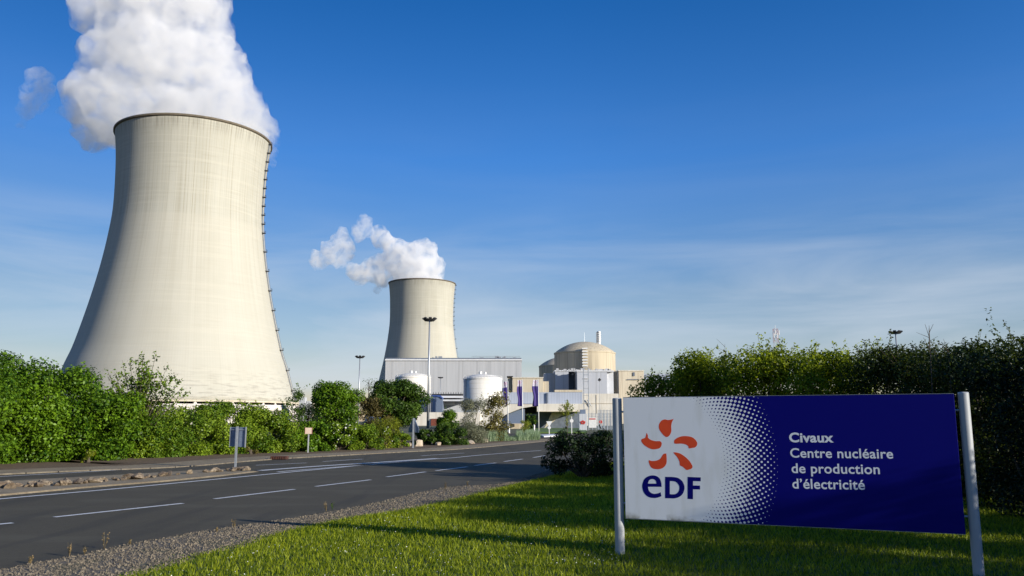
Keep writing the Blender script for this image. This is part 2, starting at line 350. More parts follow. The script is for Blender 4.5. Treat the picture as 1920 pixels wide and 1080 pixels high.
# far kerb and verge
def offset(curve, d):
    o_ = []
    for i, p in enumerate(curve):
        t = (curve[min(i + 1, len(curve) - 1)] - curve[max(i - 1, 0)]).normalized(); o_.append(p + Vector((-t.y, t.x, 0)) * d)
    return o_
def along(curve):
    d = [0]
    for i in range(1, len(curve)): d.append(d[-1] + (curve[i] - curve[i - 1]).length)
    def f_(s):
        i = max(1, min(len(curve) - 1, int(np.searchsorted(d, s)))); return curve[i - 1].lerp(curve[i], (s - d[i - 1]) / max(d[i] - d[i - 1], 1e-9))
    return f_, d[-1]
def ribbon(curve, w0, w1, z0, z1, name, m, mb=None, s0=0, s1=None):
    f_, T = along(curve); s1 = T if s1 is None else s1; n = max(2, int((s1 - s0) / 1.2)); mb = mb or MB(); V = []
    P = [f_(s0 + (s1 - s0) * k / n) for k in range(n + 1)]
    A = offset(P, w0); B = offset(P, w1); k0 = len(mb.v)
    for a, b in zip(A, B): V += [(a.x, a.y, z0), (a.x, a.y, z1), (b.x, b.y, z1), (b.x, b.y, z0)]
    Fc = []
    for k in range(n):
        q = k * 4
        for i in range(3): Fc.append((q + i, q + i + 1, q + i + 5, q + i + 4))
    Fc += [(0, 1, 2, 3), (n * 4 + 3, n * 4 + 2, n * 4 + 1, n * 4)]
    mb.add(V, Fc); return mb
kb = MB(); f_, T = along(far_edge); s_ = 40
while s_ < T - 1.1:
    ribbon(far_edge, 0, .16, 0, .05, '', None, kb, s_, s_ + .97); s_ += 1.0
struct(fixn(kb.build('kerb', M['kerb'])))
struct(fixn(ribbon(far_edge, .162, 2.4, 0, .042, '', None).build('verge', M['verge'])))
struct(fixn(ribbon(far_edge, 2.4, 16, 0, .036, '', None).build('planting_bed', M['soil'])))
# median island, with a low rounded kerb and packed gravel
isl_px = [(486, 885), (440, 880), (360, 884), (250, 891), (120, 898), (0, 905), (-120, 912), (-300, 924), (-300, 985), (-120, 949), (0, 931), (160, 916), (320, 903), (420, 893)]
isl = [G(*p) for p in isl_px]
mi = MB(); V = [(p.x, p.y, .008) for p in isl]; cen = sum(isl, Vector()) / len(isl)
V += [(p.x + (cen.x - p.x) * .04, p.y + (cen.y - p.y) * .04, .045) for p in isl]; k = len(isl)
mi.add(V, [(i, (i + 1) % k, k + (i + 1) % k, k + i) for i in range(k)] + [tuple(range(k, 2 * k))]); struct(fixn(mi.build('median_island', M['verge'])))
# painted markings
def gline(pts, wd, mb):
    P = smooth_curve([G(*p) for p in pts], 5); n = len(P)
    A = offset(P, -wd / 2); B = offset(P, wd / 2); mb.add([(p.x, p.y, .0155) for p in A] + [(p.x, p.y, .0155) for p in B], [(i, i + 1, n + i + 1, n + i) for i in range(n - 1)])
mk = MB()
gline([(-200, 957), (0, 936.7), (200, 919), (420, 898), (640, 876.7), (764, 865), (847, 859), (910, 853), (1014, 845)], .16, mk)
gline([(487, 883), (600, 874.5), (700, 868.2), (764, 863.6), (820, 860)], .30, mk)
gline([(520, 885.5), (600, 879), (700, 871.2)], .16, mk)
gline([(-200, 907), (0, 894.5), (170, 885), (340, 874.2)], .15, mk)
gline([(480, 873), (575, 868.6)], .13, mk); gline([(605, 866), (680, 861.4)], .13, mk); gline([(790, 855), (870, 850)], .13, mk)
for a, b in [((-60, 990), (24, 982)), ((102, 971), (343, 945)), ((402, 936.5), (552, 918.5)), ((592, 913), (695, 900.5)), ((725, 895), (798, 885.5)), ((817, 883.3), (876, 876)), ((890, 873.5), (930, 868.5)), ((945, 866), (980, 861.3)), ((1000, 858.5), (1023, 854.5))]:
    gline([a, b], .13, mk)
struct(fixn(mk.build('road_markings', M['paint'])))
sk = MB(); q = [G(1012, 817), G(1046, 815.5), G(1046, 818.5), G(1020, 820)]; sk.prism([(p.x, p.y, .0) for p in q], (0, 0, .14))
struct(fixn(sk.build('splitter_kerb', M['white'])))
# drain grate
p = G(524, 862); dg = MB(); dg.box(p.x - .36, p.x + .36, p.y - .18, p.y + .18, .02, .16)
for i in range(7): dg.box(p.x - .33 + i * .1, p.x - .27 + i * .1, p.y - .21, p.y - .181, .03, .15)
tag(dg.build('drain_grate', M['drain'], loc=p), 'rusty red drain inlet set in the far kerb beyond the median island', 'drain')
# pebbles on the shoulder
n = 42000; y = 6 + 26 * rng.random(n) ** 1.8; xa = xs_at(near_edge, y); xb = xs_at(grav_edge, y); x = xa + (xb - xa) * rng.uniform(-.03, 1.12, n)
pos = np.stack([x, y, np.full(n, .006)], 1); s = .004 + .018 * rng.random(n) ** 2.2
tet = np.array([[1, 0, 0], [-.5, .87, 0], [-.5, -.87, 0], [0, 0, 1.0]]); faces = [(0, 1, 3), (1, 2, 3), (2, 0, 3)]
T_ = tet[None] * s[:, None, None] * rng.uniform(.6, 1.4, (n, 1, 3)); th = rng.uniform(0, 6.28, n); c_, s__ = np.cos(th), np.sin(th)
Tx = T_[..., 0] * c_[:, None] - T_[..., 1] * s__[:, None]; Ty = T_[..., 0] * s__[:, None] + T_[..., 1] * c_[:, None]
T_ = np.stack([Tx, Ty, T_[..., 2]], -1) + pos[:, None]; tri = np.concatenate([T_[:, list(f)] for f in faces], 0)
o = npmesh('pebbles', tri, 3, M['pebble']); tag(o, 'loose grey and tan gravel pebbles along the near road edge', 'gravel', kind='stuff')
# ------------------------------------------------------------------ grass
def blades(n, ymin, ymax, xr, hmul, name, label, m, power=1.0):
    u = rng.random(n); y = ymin * (ymax / ymin) ** (u ** power); xl = xs_at(grav_edge, y); x = xl - .05 - .30 * rng.random(n) ** 3 + (xr - xl) * rng.random(n) ** 1.05
    cl = np.array([mn.noise(Vector((a * 1.1, b * 1.1, 3))) for a, b in zip(x[::8], y[::8])]).repeat(8)[:n] if n % 8 == 0 else np.zeros(n)
    edge = np.clip((x - xl) / .6 + .3, .25, 1); sz = (y / 9) ** .55
    h = rng.uniform(.022, .066, n) * (1 + .9 * cl) * edge * hmul * np.clip(sz, .9, 1.6); wd = rng.uniform(.0025, .0055, n) * np.clip(y / 7, 1, 3.2)
    th = rng.uniform(0, 6.28, n); le = rng.uniform(.1, .9, n) * h; ld = rng.uniform(0, 6.28, n)
    b0 = np.stack([x - np.cos(th) * wd, y - np.sin(th) * wd, np.zeros(n)], 1); b1 = np.stack([x + np.cos(th) * wd, y + np.sin(th) * wd, np.zeros(n)], 1)
    tp = np.stack([x + np.cos(ld) * le, y + np.sin(ld) * le, h], 1)
    big_ = np.array([mn.noise(Vector((a * .45, b * .45, 7))) for a, b in zip(x[::8], y[::8])]).repeat(8)[:n] if n % 8 == 0 else 0
    tone = np.clip(.40 + .35 * cl + .45 * big_ + rng.normal(0, .27, n), 0, 1); o = npmesh(name, np.stack([b0, b1, tp], 1), 3, m, tone=tone)
    return tag(o, label, 'grass', kind='stuff')
blades(520000, 4.5, 34, 11, 1, 'lawn_grass', 'short green mown grass covering the lawn under the big sign', M['grass'], .9)
n = 1500; y = 5 + 12 * rng.random(n) ** 1.6; x = xs_at(grav_edge, y) + .5 + 5 * rng.random(n); z = rng.uniform(.04, .085, n)
keep = np.array([mn.noise(Vector((a * .7, b * .7, 9))) > -.05 for a, b in zip(x, y)]); x, y, z = x[keep], y[keep], z[keep]; n = len(x)
pos = np.stack([x, y, z], 1); o = npmesh('clover_flowers', leafquads(pos, np.tile([0., -.4, 1.], (n, 1)) + rng.normal(0, .3, (n, 3)), .013, 1.0), 4, M['petal'])
tag(o, 'tiny white clover flowers scattered through the lawn grass', 'flowers', kind='stuff')
# tall weeds by the road edge and dry stalks in the lawn
def weed(p, h, name='roadside_weed', label='', k=7, m='weed', group=None):
    h *= .75
    p = Vector(p); V = []; 
    for i in range(k):
        a = rng.uniform(0, 6.28); l_ = rng.uniform(.05, .3) * h; hh = h * rng.uniform(.6, 1); tp = p + Vector((math.cos(a) * l_, math.sin(a) * l_, hh)); wv = Vector((math.cos(a + 1.5), math.sin(a + 1.5), 0)) * .004
        V += [p - wv, p + wv, tp + wv * .4, tp - wv * .4]
        for j in range(6):
            c0 = p.lerp(tp, rng.uniform(.3, 1.0)); d = Vector(rng.normal(size=3)).normalized() * .022; e_ = d.cross(Vector(rng.normal(size=3))).normalized() * .008
            V += [c0, c0 + d * .5 + e_, c0 + d, c0 + d * .5 - e_]
    arr = np.array([tuple(v) for v in V]); o = npmesh(name, arr, 4, M[m], loc=tuple(p), tone=rng.random(len(arr) // 4)); return tag(o, label, 'weed', group)
for px, py, h, lb in [(57, 1058, .13, 'tiny dry weed nearest the bottom left corner of the road'), (130, 1045, .28, 'tall thin weed second from the left on the road edge'), (158, 1040, .14, 'low yellow weed between two taller ones on the road edge'),
                      (195, 1030, .33, 'tallest bushy weed on the gravel shoulder at lower left'), (243, 1022, .12, 'short reddish weed to the right of the tallest roadside weed'), (406, 998, .12, 'small red weed on the road edge below the first full lane dash'),
                      (439, 990, .2, 'thin weed stalk where the post shadow reaches the road edge'), (611, 960, .28, 'pale weed on the road edge left of the reddish one'), (623, 957, .22, 'reddish weed where the shoulder turns greener'),
                      (834, 918, .3, 'brown weed standing in front of the shaded road'), (915, 936, .3, 'dark green sapling sticking up at the lawn corner'), (877, 912, .2, 'thin weed at the far end of the gravel shoulder')]:
    weed(G(px, py), h, label=lb, m='leafC' if 'green' in lb else 'weed', group='weeds along the road edge')
# ------------------------------------------------------------------ rocks
def rock_obj(p, sx, sy, sz, name, m, label, cat, group, seed):
    import bmesh
    b = bmesh.new(); bmesh.ops.create_icosphere(b, subdivisions=2, radius=1); r_ = random.Random(seed + 11)
    pl = [(Vector((r_.uniform(-1, 1), r_.uniform(-1, 1), r_.uniform(-.6, 1))).normalized(), r_.uniform(.42, .8)) for _ in range(11)]
    for v in b.verts:
        for nn, d in pl:
            t = v.co.dot(nn)
            if t > d: v.co -= nn * (t - d)
        v.co += v.co.normalized() * .12 * mn.noise(v.co * 2 + Vector((seed, 0, 0)))
        v.co = Vector((v.co.x * sx, v.co.y * sy, v.co.z * sz))
    me = bpy.data.meshes.new(name); b.to_mesh(me); b.free(); me.materials.append(m)
    o = bpy.data.objects.new(name, me); sc.collection.objects.link(o); o.location = (p[0], p[1], p[2]); o.rotation_euler = (0, 0, r_.uniform(0, 6.28)); return tag(o, label, cat, group)
protos = [rock_obj((0, 0, 0), .23, .16, .12, 'stone', M['rock'], '', 'stone', 'stones lining the median island', i) for i in range(6)]
line_f = lambda px: np.interp(px, [-200, 0, 120, 250, 360, 440, 470], [932, 917, 911, 900, 890, 884, 883])
spots = []; px = -90
while px < 468:
    q = G(px, line_f(px)); spots.append((px, q)); px += (9 + random.uniform(-3, 5)) * (24 / q.y) * .8
desc = ['brown', 'pale', 'tan', 'flat', 'angular', 'cream']
si = 0
for i, (px, q) in enumerate(spots):
    for row in range(2):
        if random.random() < (.55 if px > 300 and px < 395 else .22) or row and px > 330 and px < 420: continue
        o = protos[si % 6]; o = o if si < 6 else o.copy()
        if si >= 6: sc.collection.objects.link(o)
        s = random.uniform(.35, 1.05); o.scale = (s * random.uniform(.8, 1.3), s, s * random.uniform(.6, 1.1)); o.rotation_euler = (random.uniform(-.3, .3), random.uniform(-.3, .3), random.uniform(0, 6.28))
        o.location = (q.x + random.uniform(-.12, .12) + row * .12, q.y - row * .38 + random.uniform(-.22, .22), .05 + s * .06)
        zone = 'at the sign post end' if px > 395 else ('in the thin middle stretch' if px > 300 else ('in the dense left heap' if px > 90 else 'at the left frame edge'))
        o['label'] = 'brown and cream loose stone %s of the median island, %s row' % (zone, 'front' if row else 'back'); si += 1
for k, (px, py, w_, h_, lb) in enumerate([(785, 838, 16, 15, 'cream boulder behind the triangular sign post'), (768, 838, 5, 8, 'small white stone left of the triangular sign post'), (820, 836, 12, 7, 'low flat tan boulder between the triangular sign and the big boulder'),
                                         (857, 835, 16, 15, 'largest tan boulder in front of the round green bush'), (883, 833, 16, 7, 'low pale slab boulder right of the largest boulder'), (909, 830, 13, 9, 'cream boulder at the left end of the pale reeds')]):
    q = G(px, py); s = q.y / F_PX; rock_obj((q.x, q.y + .3, h_ * s * .45), w_ * s * .68, w_ * s * .5, h_ * s * .75, 'boulder', M['boulder'], lb, 'boulder', 'boulders along the planting bed', 50 + k)
# ------------------------------------------------------------------ vegetation
def shrub(name, cen, wd, dp, ht, lm, label, cat, group=None, nleaf=9000, leaf=.10, nblob=26, base=.0, shoots=14, trunk=True, asp=.55, seed=0, shape='bush', hole=0., shoot_len=.22):
    global rng
    rng = np.random.default_rng(1000 + seed); x, y = cen[0], cen[1]; root = empty(name, (x, y, 0), label, cat, group)
    B = []; Rr = []
    for i in range(nblob):
        if shape == 'tree':
            d = rng.normal(size=3); d /= np.linalg.norm(d); rr = rng.uniform(.35, .80) ** .6; cz = (base + (ht - base) * .52)
            c0 = np.array([d[0] * wd * .5 * rr, d[1] * dp * .5 * rr, cz + d[2] * (ht - base) * .5 * rr])
            r_ = min(wd, ht - base) * rng.uniform(.13, .22)
        else:
            t = rng.random() ** 1.1; zz = base + (ht - base) * t * .88; sh = math.sqrt(max(0, 1 - (t * .80) ** 3.2)); a = rng.uniform(0, 6.28); q = rng.random() ** .5 * .86
            c0 = np.array([math.cos(a) * wd * .5 * sh * q, math.sin(a) * dp * .5 * sh * q, zz + .12 * ht]); r_ = min(wd, ht) * rng.uniform(.14, .24)
            c0[2] = max(c0[2] - .1 * ht * (1 - t), r_ * .5)
        c0[2] = min(c0[2], ht - r_ * .8); B.append(c0); Rr.append(r_)
    B = np.array(B); Rr = np.array(Rr); pr = Rr ** 2; pr /= pr.sum()
    idx = rng.choice(nblob, nleaf, p=pr); d = unit(rng.normal(size=(nleaf, 3)))
    rad = Rr[idx] * np.clip(1 - np.abs(rng.normal(0, .26, nleaf)), .15, 1.0)
    lump = np.array([mn.noise(Vector(v * 2.2 + B[i])) for v, i in zip(d[::3], idx[::3])]).repeat(3)[:nleaf]
    rad = rad * (1 + .35 * lump); pos = B[idx] + d * rad[:, None] * np.array([1, 1, .85]); pos[:, 2] = np.maximum(pos[:, 2], .04)
    tb = rng.uniform(-.26, .26, nblob); tone = np.clip(.42 + tb[idx] + rng.normal(0, .2, nleaf) + .3 * lump, 0, 1)
    nor = d * .7 + rng.normal(size=(nleaf, 3)) * .55 + np.array([0, 0, .5]); Q = [leafquads(pos, nor, leaf, asp)]; TN = [tone]
    st = MB(); SH = []
    for i in range(shoots):
        j = rng.integers(nblob); a = unit(np.array([[rng.normal() * .6, rng.normal() * .6, 1.1]]))[0]; p0 = B[j] + a * Rr[j] * .7; ln = ht * rng.uniform(.4, 1) * shoot_len
        if p0[2] < ht * .55: continue
        k_ = max(5, int(ln / leaf * 2.6)); tt = rng.random(k_) ; pp = p0 + a * (tt * ln)[:, None] + rng.normal(size=(k_, 3)) * leaf * .45
        Q.append(leafquads(pp, rng.normal(size=(k_, 3)) + np.array([0, 0, .5]), leaf * .95, asp)); TN.append(np.clip(.7 + rng.normal(0, .15, k_), 0, 1)); SH.append((j, p0, a * ln))
    P_ = np.concatenate(Q, 0).reshape(-1, 3) + np.array([x, y, 0]); npmesh('foliage', P_, 4, lm, root, np.concatenate(TN))
    tz = base + (ht - base) * .35
    if shape == 'tree': st.tube((x, y, 0), (x, y, tz), wd * .035 + .03, wd * .02 + .02, 8)
    if shape != 'tree': st.lathe([(.09, 0), (.06, .25), (.001, .3)], (x, y), 8)
    for j in range(0, nblob, 3):
        b_ = Vector(B[j]) + Vector((x, y, 0)); a0 = Vector((x, y, tz * .8 if shape == 'tree' else 0))
        mid = a0.lerp(b_, .5) + Vector((0, 0, .1 * ht * rng.random())); st.tube(a0, mid, .03 + ht * .006, .02 + ht * .003, 5, False); st.tube(mid, b_, .02 + ht * .003, .008, 5, False)
    for j, p0, dv in SH:
        if j % 3 == 0: st.tube(Vector(B[j]) + Vector((x, y, 0)), Vector(p0 + dv) + Vector((x, y, 0)), .012, .003, 4, False)
    if trunk: st.build('trunk' if shape == 'tree' else 'stem', M['bark'], root)
    return root
def place(px, pg, pt, wpx, dpx=None, **k):
    """photo column, foot row, top row, width -> centre and real size"""
    q = G(px, pg); s = q.y / F_PX; wd = wpx * s; dp = (dpx or wpx) * s; Y = q.y + dp * .42; s2 = Y / F_PX
    top = at(px, pt, Y).z; return (px - 960) / F_PX * Y * 1.0, Y, wpx * s2, dp, top
bank = [ # px, foot, top, width, material, name, label, leaves
 (-95, 885, 655, 240, 'leafA', 'hazel_shrub', 'tall hazel shrub cut by the left frame edge', 24000),
 (30, 872, 660, 170, 'leafA', 'hazel_shrub', 'tallest dense hazel shrub at the left end of the roadside bank', 26000),
 (120, 868, 688, 170, 'leafA', 'hazel_shrub', 'tall hazel shrub sloping down below the left foot of the big cooling tower', 24000),
 (205, 864, 735, 130, 'leafA', 'hazel_shrub', 'mid height hazel shrub behind the dense left stones', 17000),
 (285, 860, 752, 130, 'leafB', 'roadside_shrub', 'fresh green shrub under the tall leafy shoots', 16000),
 (365, 856, 758, 120, 'leafB', 'roadside_shrub', 'bright green shrub to the left of the blue backed road sign', 15000),
 (440, 853, 752, 120, 'leafB', 'roadside_shrub', 'bright green shrub directly behind the blue backed road sign', 15000),
 (512, 850, 768, 110, 'leafB', 'roadside_shrub', 'low green shrub between the blue backed sign and the small cream sign', 13000),
 (580, 848, 790, 110, 'leafA', 'roadside_shrub', 'low dark green shrub behind the small cream sign', 12000),
 (640, 846, 792, 100, 'leafB', 'flowering_shrub', 'low shrub dotted with white flowers in front of the round green tree', 11000),
 (700, 842, 800, 100, 'leafB', 'flowering_shrub', 'low shrub with white flowers in front of the yellow broom', 10000),
 (746, 839, 812, 50, 'leafB', 'roadside_shrub', 'small bright shrub just left of the triangular sign', 5000)]
for i, (px, pg, pt, wp, lm, nm, lb, nl) in enumerate(bank):
    X, Y, W, D, H = place(px, pg, pt, wp); shrub(nm, (X, Y), W * 1.22, max(D, 3.6) * 1.1, H, M[lm], lb, 'shrub', 'shrubs of the roadside bank', int(nl * 1.35), (.14 if px > -50 else .14) if lm == 'leafA' else .12, 42, seed=i, shoots=26, shoot_len=.16)
for rt_ in [o for o in bpy.data.objects if o.name.startswith('flowering_shrub')]:
    fo = [c for c in rt_.children if c.name.startswith('foliage')][0]; nv = len(fo.data.vertices); co = np.empty(nv * 3); fo.data.vertices.foreach_get('co', co); co = co.reshape(-1, 3); d_ = co[:, 1] < np.percentile(co[:, 1], 35); c_ = co[d_]; c_ = c_[rng.choice(len(c_), 130)] + np.array(rt_.location)
    npmesh('blossom', leafquads(c_ + np.array([0, -.05, .03]), np.tile([0., -1., .4], (130, 1)), .085, 1), 4, M['petal'], rt_)
def deco(px, Y, pt, wpx, lm, nm, lb, cat, nl, lf, grp=None, base=0., shape='bush', seed=0, **k):
    X = (px - 960) / F_PX * Y; W = wpx * Y / F_PX; return shrub(nm, (X, Y), W, W, at(px, pt, Y).z, M[lm], lb, cat, grp, nl, lf, seed=seed, base=base, shape=shape, **k)
sx_, sy_ = (266 - 960) / F_PX * 39, 39; rt = empty('sapling_shrub', (sx_, sy_, 0), 'open shrub of thin leafy shoots rising in front of the big cooling tower', 'shrub'); t_ = MB(); Q = []; t_.lathe([(.12, 0), (.1, .5), (.01, .6)], (sx_, sy_), 8)
ztop = at(262, 658, 39).z
for i in range(44):
    a = rng.uniform(0, 6.28); sp_ = rng.uniform(.05, 1.35); hh = ztop * (1 - .24 * sp_ ** 1.5) * rng.uniform(.72, 1) if i else ztop
    e_ = Vector((sx_ + math.cos(a) * sp_ * 2.1, sy_ + math.sin(a) * sp_ * .8, hh)); b0_ = Vector((sx_, sy_, .3)); m_ = b0_.lerp(e_, .5) + Vector((0, 0, .35)); t_.tube(b0_, m_, .03, .018, 5, False); t_.tube(m_, e_, .018, .005, 4, False)
    for k in range(30): q = m_.lerp(e_, rng.random() ** .8 * 1.02); Q.append(tuple(q + Vector(rng.normal(0, .07, 3))))
    for k in range(3):
        s_0 = m_.lerp(e_, rng.uniform(.2, .8)); s_1 = s_0 + Vector((rng.uniform(-.5, .5), rng.uniform(-.3, .3), rng.uniform(.15, .45))); t_.tube(s_0, s_1, .008, .003, 4, False)
        for j in range(9): Q.append(tuple(s_0.lerp(s_1, rng.uniform(.3, 1.1)) + Vector(rng.normal(0, .05, 3))))
Q = np.array(Q); npmesh('foliage', leafquads(Q, rng.normal(size=(len(Q), 3)) + np.array([0, -.2, .6]), .135, .6), 4, M['leafB'], rt, rng.random(len(Q)) * .7); t_.build('stem', M['bark'], rt)
for px_, pg_, lb_ in ((300, 851, 'yellow green weed clump under the shrubs left of the blue backed sign'), (522, 846, 'yellow weed clump at the bank foot between the two small signs'), (470, 850, 'orange tinged low weed just right of the blue backed sign'), (165, 866, 'pale weed clump at the foot of the hazel shrubs')):
    q_ = G(px_, pg_ + 3); shrub('weed_clump', (q_.x, q_.y), .9, .6, .5, M['leafF'] if px_ != 470 else M['leafE'], lb_, 'weed', None, 700, .07, 10, seed=200 + px_, shoots=6, asp=.35)
deco(553, 47, 732, 46, 'leafC', 'sapling_shrub', 'thin dark sapling at the right foot of the big cooling tower', 'shrub', 2500, .10, seed=32, shoots=20)
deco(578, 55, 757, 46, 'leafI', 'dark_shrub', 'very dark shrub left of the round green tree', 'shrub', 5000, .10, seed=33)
deco(634, 62, 714, 100, 'leafA', 'round_tree', 'round bright green tree left of the larger maple', 'tree', 16000, .17, 'round trees behind the bank', .8, 'tree', 34, nblob=34, shoots=24, shoot_len=.10)
deco(704, 66, 745, 62, 'leafG', 'bronze_shrub', 'brown tinged shrub squeezed between the two round trees', 'shrub', 8000, .15, seed=35)
deco(748, 68, 709, 116, 'leafC', 'round_tree', 'larger dark green maple in front of the left white tank', 'tree', 21000, .19, 'round trees behind the bank', 1.2, 'tree', 36, nblob=40, shoots=24, shoot_len=.10)
deco(728, 53, 783, 58, 'leafF', 'broom_bush', 'yellow green broom bush in front of the maple', 'bush', 7000, .09, seed=37, asp=.3)
deco(690, 50, 795, 70, 'leafB', 'flowering_shrub', 'pale flowering shrub left of the yellow broom', 'shrub', 6000, .10, seed=38)
deco(800, 60, 805, 60, 'leafC', 'low_shrub', 'low dark shrub right of the triangular sign', 'shrub', 6000, .11, seed=39)
deco(840, 66, 768, 46, 'leafA', 'upright_bush', 'narrow bright green bush left of the grey willow', 'bush', 7000, .13, seed=40)
deco(848, 60, 792, 62, 'leafC', 'round_bush', 'rounded dark green bush above the largest boulder', 'bush', 9000, .11, seed=41)
deco(886, 66, 748, 62, 'leafD', 'willow_shrub', 'silver grey willow shrub in front of the right white tank', 'shrub', 11000, .13, seed=42, asp=.28, shoots=40)
deco(927, 72, 742, 62, 'leafE', 'golden_shrub', 'golden leaved open shrub left of the three flags', 'shrub', 4500, .17, seed=43, shoots=40, shoot_len=.25)
deco(985, 84, 788, 22, 'leafF', 'spiky_plant', 'small spiky green plant among the pale reeds', 'plant', 2500, .16, seed=44, asp=.15)
deco(995, 98, 778, 22, 'leafC', 'round_bush', 'small green bush behind the flag poles', 'bush', 2500, .2, seed=45)
# young tree with whorled twigs in front of the concrete deck
yt = empty('young_tree', (G(1062, 812).x, 105, 0), 'young thin leaved tree standing before the pale concrete deck', 'tree'); X = (1062 - 960) / F_PX * 105; t_ = MB(); t_.tube((X, 105, 0), (X, 105, 3.9), .07, .02, 7); Q = []
for i in range(12):
    a = i * 2.4; z0 = 1.9 + i * .15; ln = 1.35 - .07 * i; e_ = Vector((X + math.cos(a) * ln, 105 + math.sin(a) * ln, z0 + ln * .75)); t_.tube((X, 105, z0), e_, .025, .008, 5)
    for j in range(55): q = Vector((X, 105, z0)).lerp(e_, random.uniform(.25, 1.05)) + Vector((random.gauss(0, .1), random.gauss(0, .1), random.gauss(0, .1))); Q.append(q)
for j in range(260): Q.append(Vector((X + random.gauss(0, .13), 105 + random.gauss(0, .13), random.uniform(1.2, 4.4))))
Q = np.array([tuple(q) for q in Q]); npmesh('foliage', leafquads(Q, rng.normal(size=(len(Q), 3)), .15), 4, M['leafF'], yt, rng.random(len(Q))); t_.build('trunk', M['bark'], yt)
# pale reeds
def reeds(pa, pb, n, h, label):
    a = G(*pa); b = G(*pb); u = rng.random(n); x = a.x + (b.x - a.x) * u; y = a.y + (b.y - a.y) * u + rng.uniform(0, 5, n); hh = h * rng.uniform(.45, 1.0, n) * (.75 + .35 * np.sin(u * 47 + np.sin(u * 19) * 3)) ; th = rng.uniform(0, 6.28, n); wd = .02
    le = rng.normal(0, .12, (n, 2)) * h; b0 = np.stack([x - np.cos(th) * wd, y - np.sin(th) * wd, np.zeros(n) + .05], 1); b1 = np.stack([x + np.cos(th) * wd, y + np.sin(th) * wd, np.zeros(n) + .05], 1); tp = np.stack([x + le[:, 0], y + le[:, 1], hh + .05], 1)
    return tag(npmesh('reed_bed', np.stack([b0, b1, tp], 1), 3, M['reed'], tone=rng.random(n)), label, 'grass', kind='stuff')
reeds((903, 829), (1012, 826), 14000, .95, 'pale blue green ornamental grass bed below the flags')
# right-hand hedge: from the dark low bush beside the road to the tall near hazel
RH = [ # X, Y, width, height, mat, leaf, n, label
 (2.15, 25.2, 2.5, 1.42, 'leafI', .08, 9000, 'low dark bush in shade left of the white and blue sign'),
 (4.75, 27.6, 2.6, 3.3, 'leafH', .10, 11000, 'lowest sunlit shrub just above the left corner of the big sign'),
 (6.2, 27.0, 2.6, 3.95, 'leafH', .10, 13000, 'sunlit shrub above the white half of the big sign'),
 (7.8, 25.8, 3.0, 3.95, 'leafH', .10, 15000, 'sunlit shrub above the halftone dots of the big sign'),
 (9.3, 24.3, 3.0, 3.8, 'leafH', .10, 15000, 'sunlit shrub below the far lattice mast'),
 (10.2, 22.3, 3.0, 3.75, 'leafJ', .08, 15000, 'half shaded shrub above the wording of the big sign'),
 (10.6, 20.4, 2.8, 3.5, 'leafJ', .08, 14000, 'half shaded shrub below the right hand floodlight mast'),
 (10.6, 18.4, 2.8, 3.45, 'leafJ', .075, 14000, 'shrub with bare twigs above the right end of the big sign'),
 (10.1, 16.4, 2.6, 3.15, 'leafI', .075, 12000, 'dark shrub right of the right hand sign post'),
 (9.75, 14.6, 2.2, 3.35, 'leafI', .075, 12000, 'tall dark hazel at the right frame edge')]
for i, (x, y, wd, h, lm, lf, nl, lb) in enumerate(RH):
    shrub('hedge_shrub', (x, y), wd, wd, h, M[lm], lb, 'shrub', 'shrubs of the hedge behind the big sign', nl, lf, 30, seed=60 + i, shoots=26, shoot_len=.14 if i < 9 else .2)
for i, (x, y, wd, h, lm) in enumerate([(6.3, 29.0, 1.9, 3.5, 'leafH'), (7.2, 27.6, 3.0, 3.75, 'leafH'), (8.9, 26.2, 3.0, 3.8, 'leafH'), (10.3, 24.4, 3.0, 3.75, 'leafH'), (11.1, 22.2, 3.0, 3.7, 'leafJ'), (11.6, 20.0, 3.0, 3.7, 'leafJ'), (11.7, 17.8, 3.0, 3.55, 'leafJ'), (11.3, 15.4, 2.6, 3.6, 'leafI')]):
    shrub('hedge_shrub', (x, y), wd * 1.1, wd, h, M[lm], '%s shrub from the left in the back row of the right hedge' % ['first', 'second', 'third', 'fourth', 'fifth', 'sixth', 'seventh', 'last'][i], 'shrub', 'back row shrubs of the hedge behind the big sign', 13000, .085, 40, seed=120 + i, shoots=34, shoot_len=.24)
# low hedge filling behind and trees further right (out of frame) that shade the sign and lawn
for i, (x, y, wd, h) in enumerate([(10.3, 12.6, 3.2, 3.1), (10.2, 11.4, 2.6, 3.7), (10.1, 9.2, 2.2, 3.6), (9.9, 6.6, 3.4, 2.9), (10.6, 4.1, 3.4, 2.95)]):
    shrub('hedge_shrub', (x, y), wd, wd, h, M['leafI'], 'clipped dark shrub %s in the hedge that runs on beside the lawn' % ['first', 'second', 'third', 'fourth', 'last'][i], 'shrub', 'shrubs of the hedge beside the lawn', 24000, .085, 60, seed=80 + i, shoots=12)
# bare twigs
for k, (px, py, Y) in enumerate([(1742, 610, 18.4), (1778, 655, 18.4), (1359, 645, 26)]):
    b_ = at(px, 668, Y); t_ = at(px, py, Y); tw = MB(); tw.tube(b_ - Vector((0, 0, .9)), t_, .014, .004, 5, False)
    for j in range(9 if k == 0 else 3):
        s0 = b_.lerp(t_, random.uniform(.1, .8)); s1 = s0 + Vector((random.uniform(-.3, .3), random.uniform(-.1, .1), random.uniform(.1, .3))); tw.tube(s0, s1, .007, .003, 4, False)
    tag(tw.build('bare_twig', M['bark'], loc=b_), ['branching bare twig sticking out over the right part of the hedge', 'thin bare stalk right of the branching twig', 'thin bare stalk over the left part of the hedge'][k], 'twig')
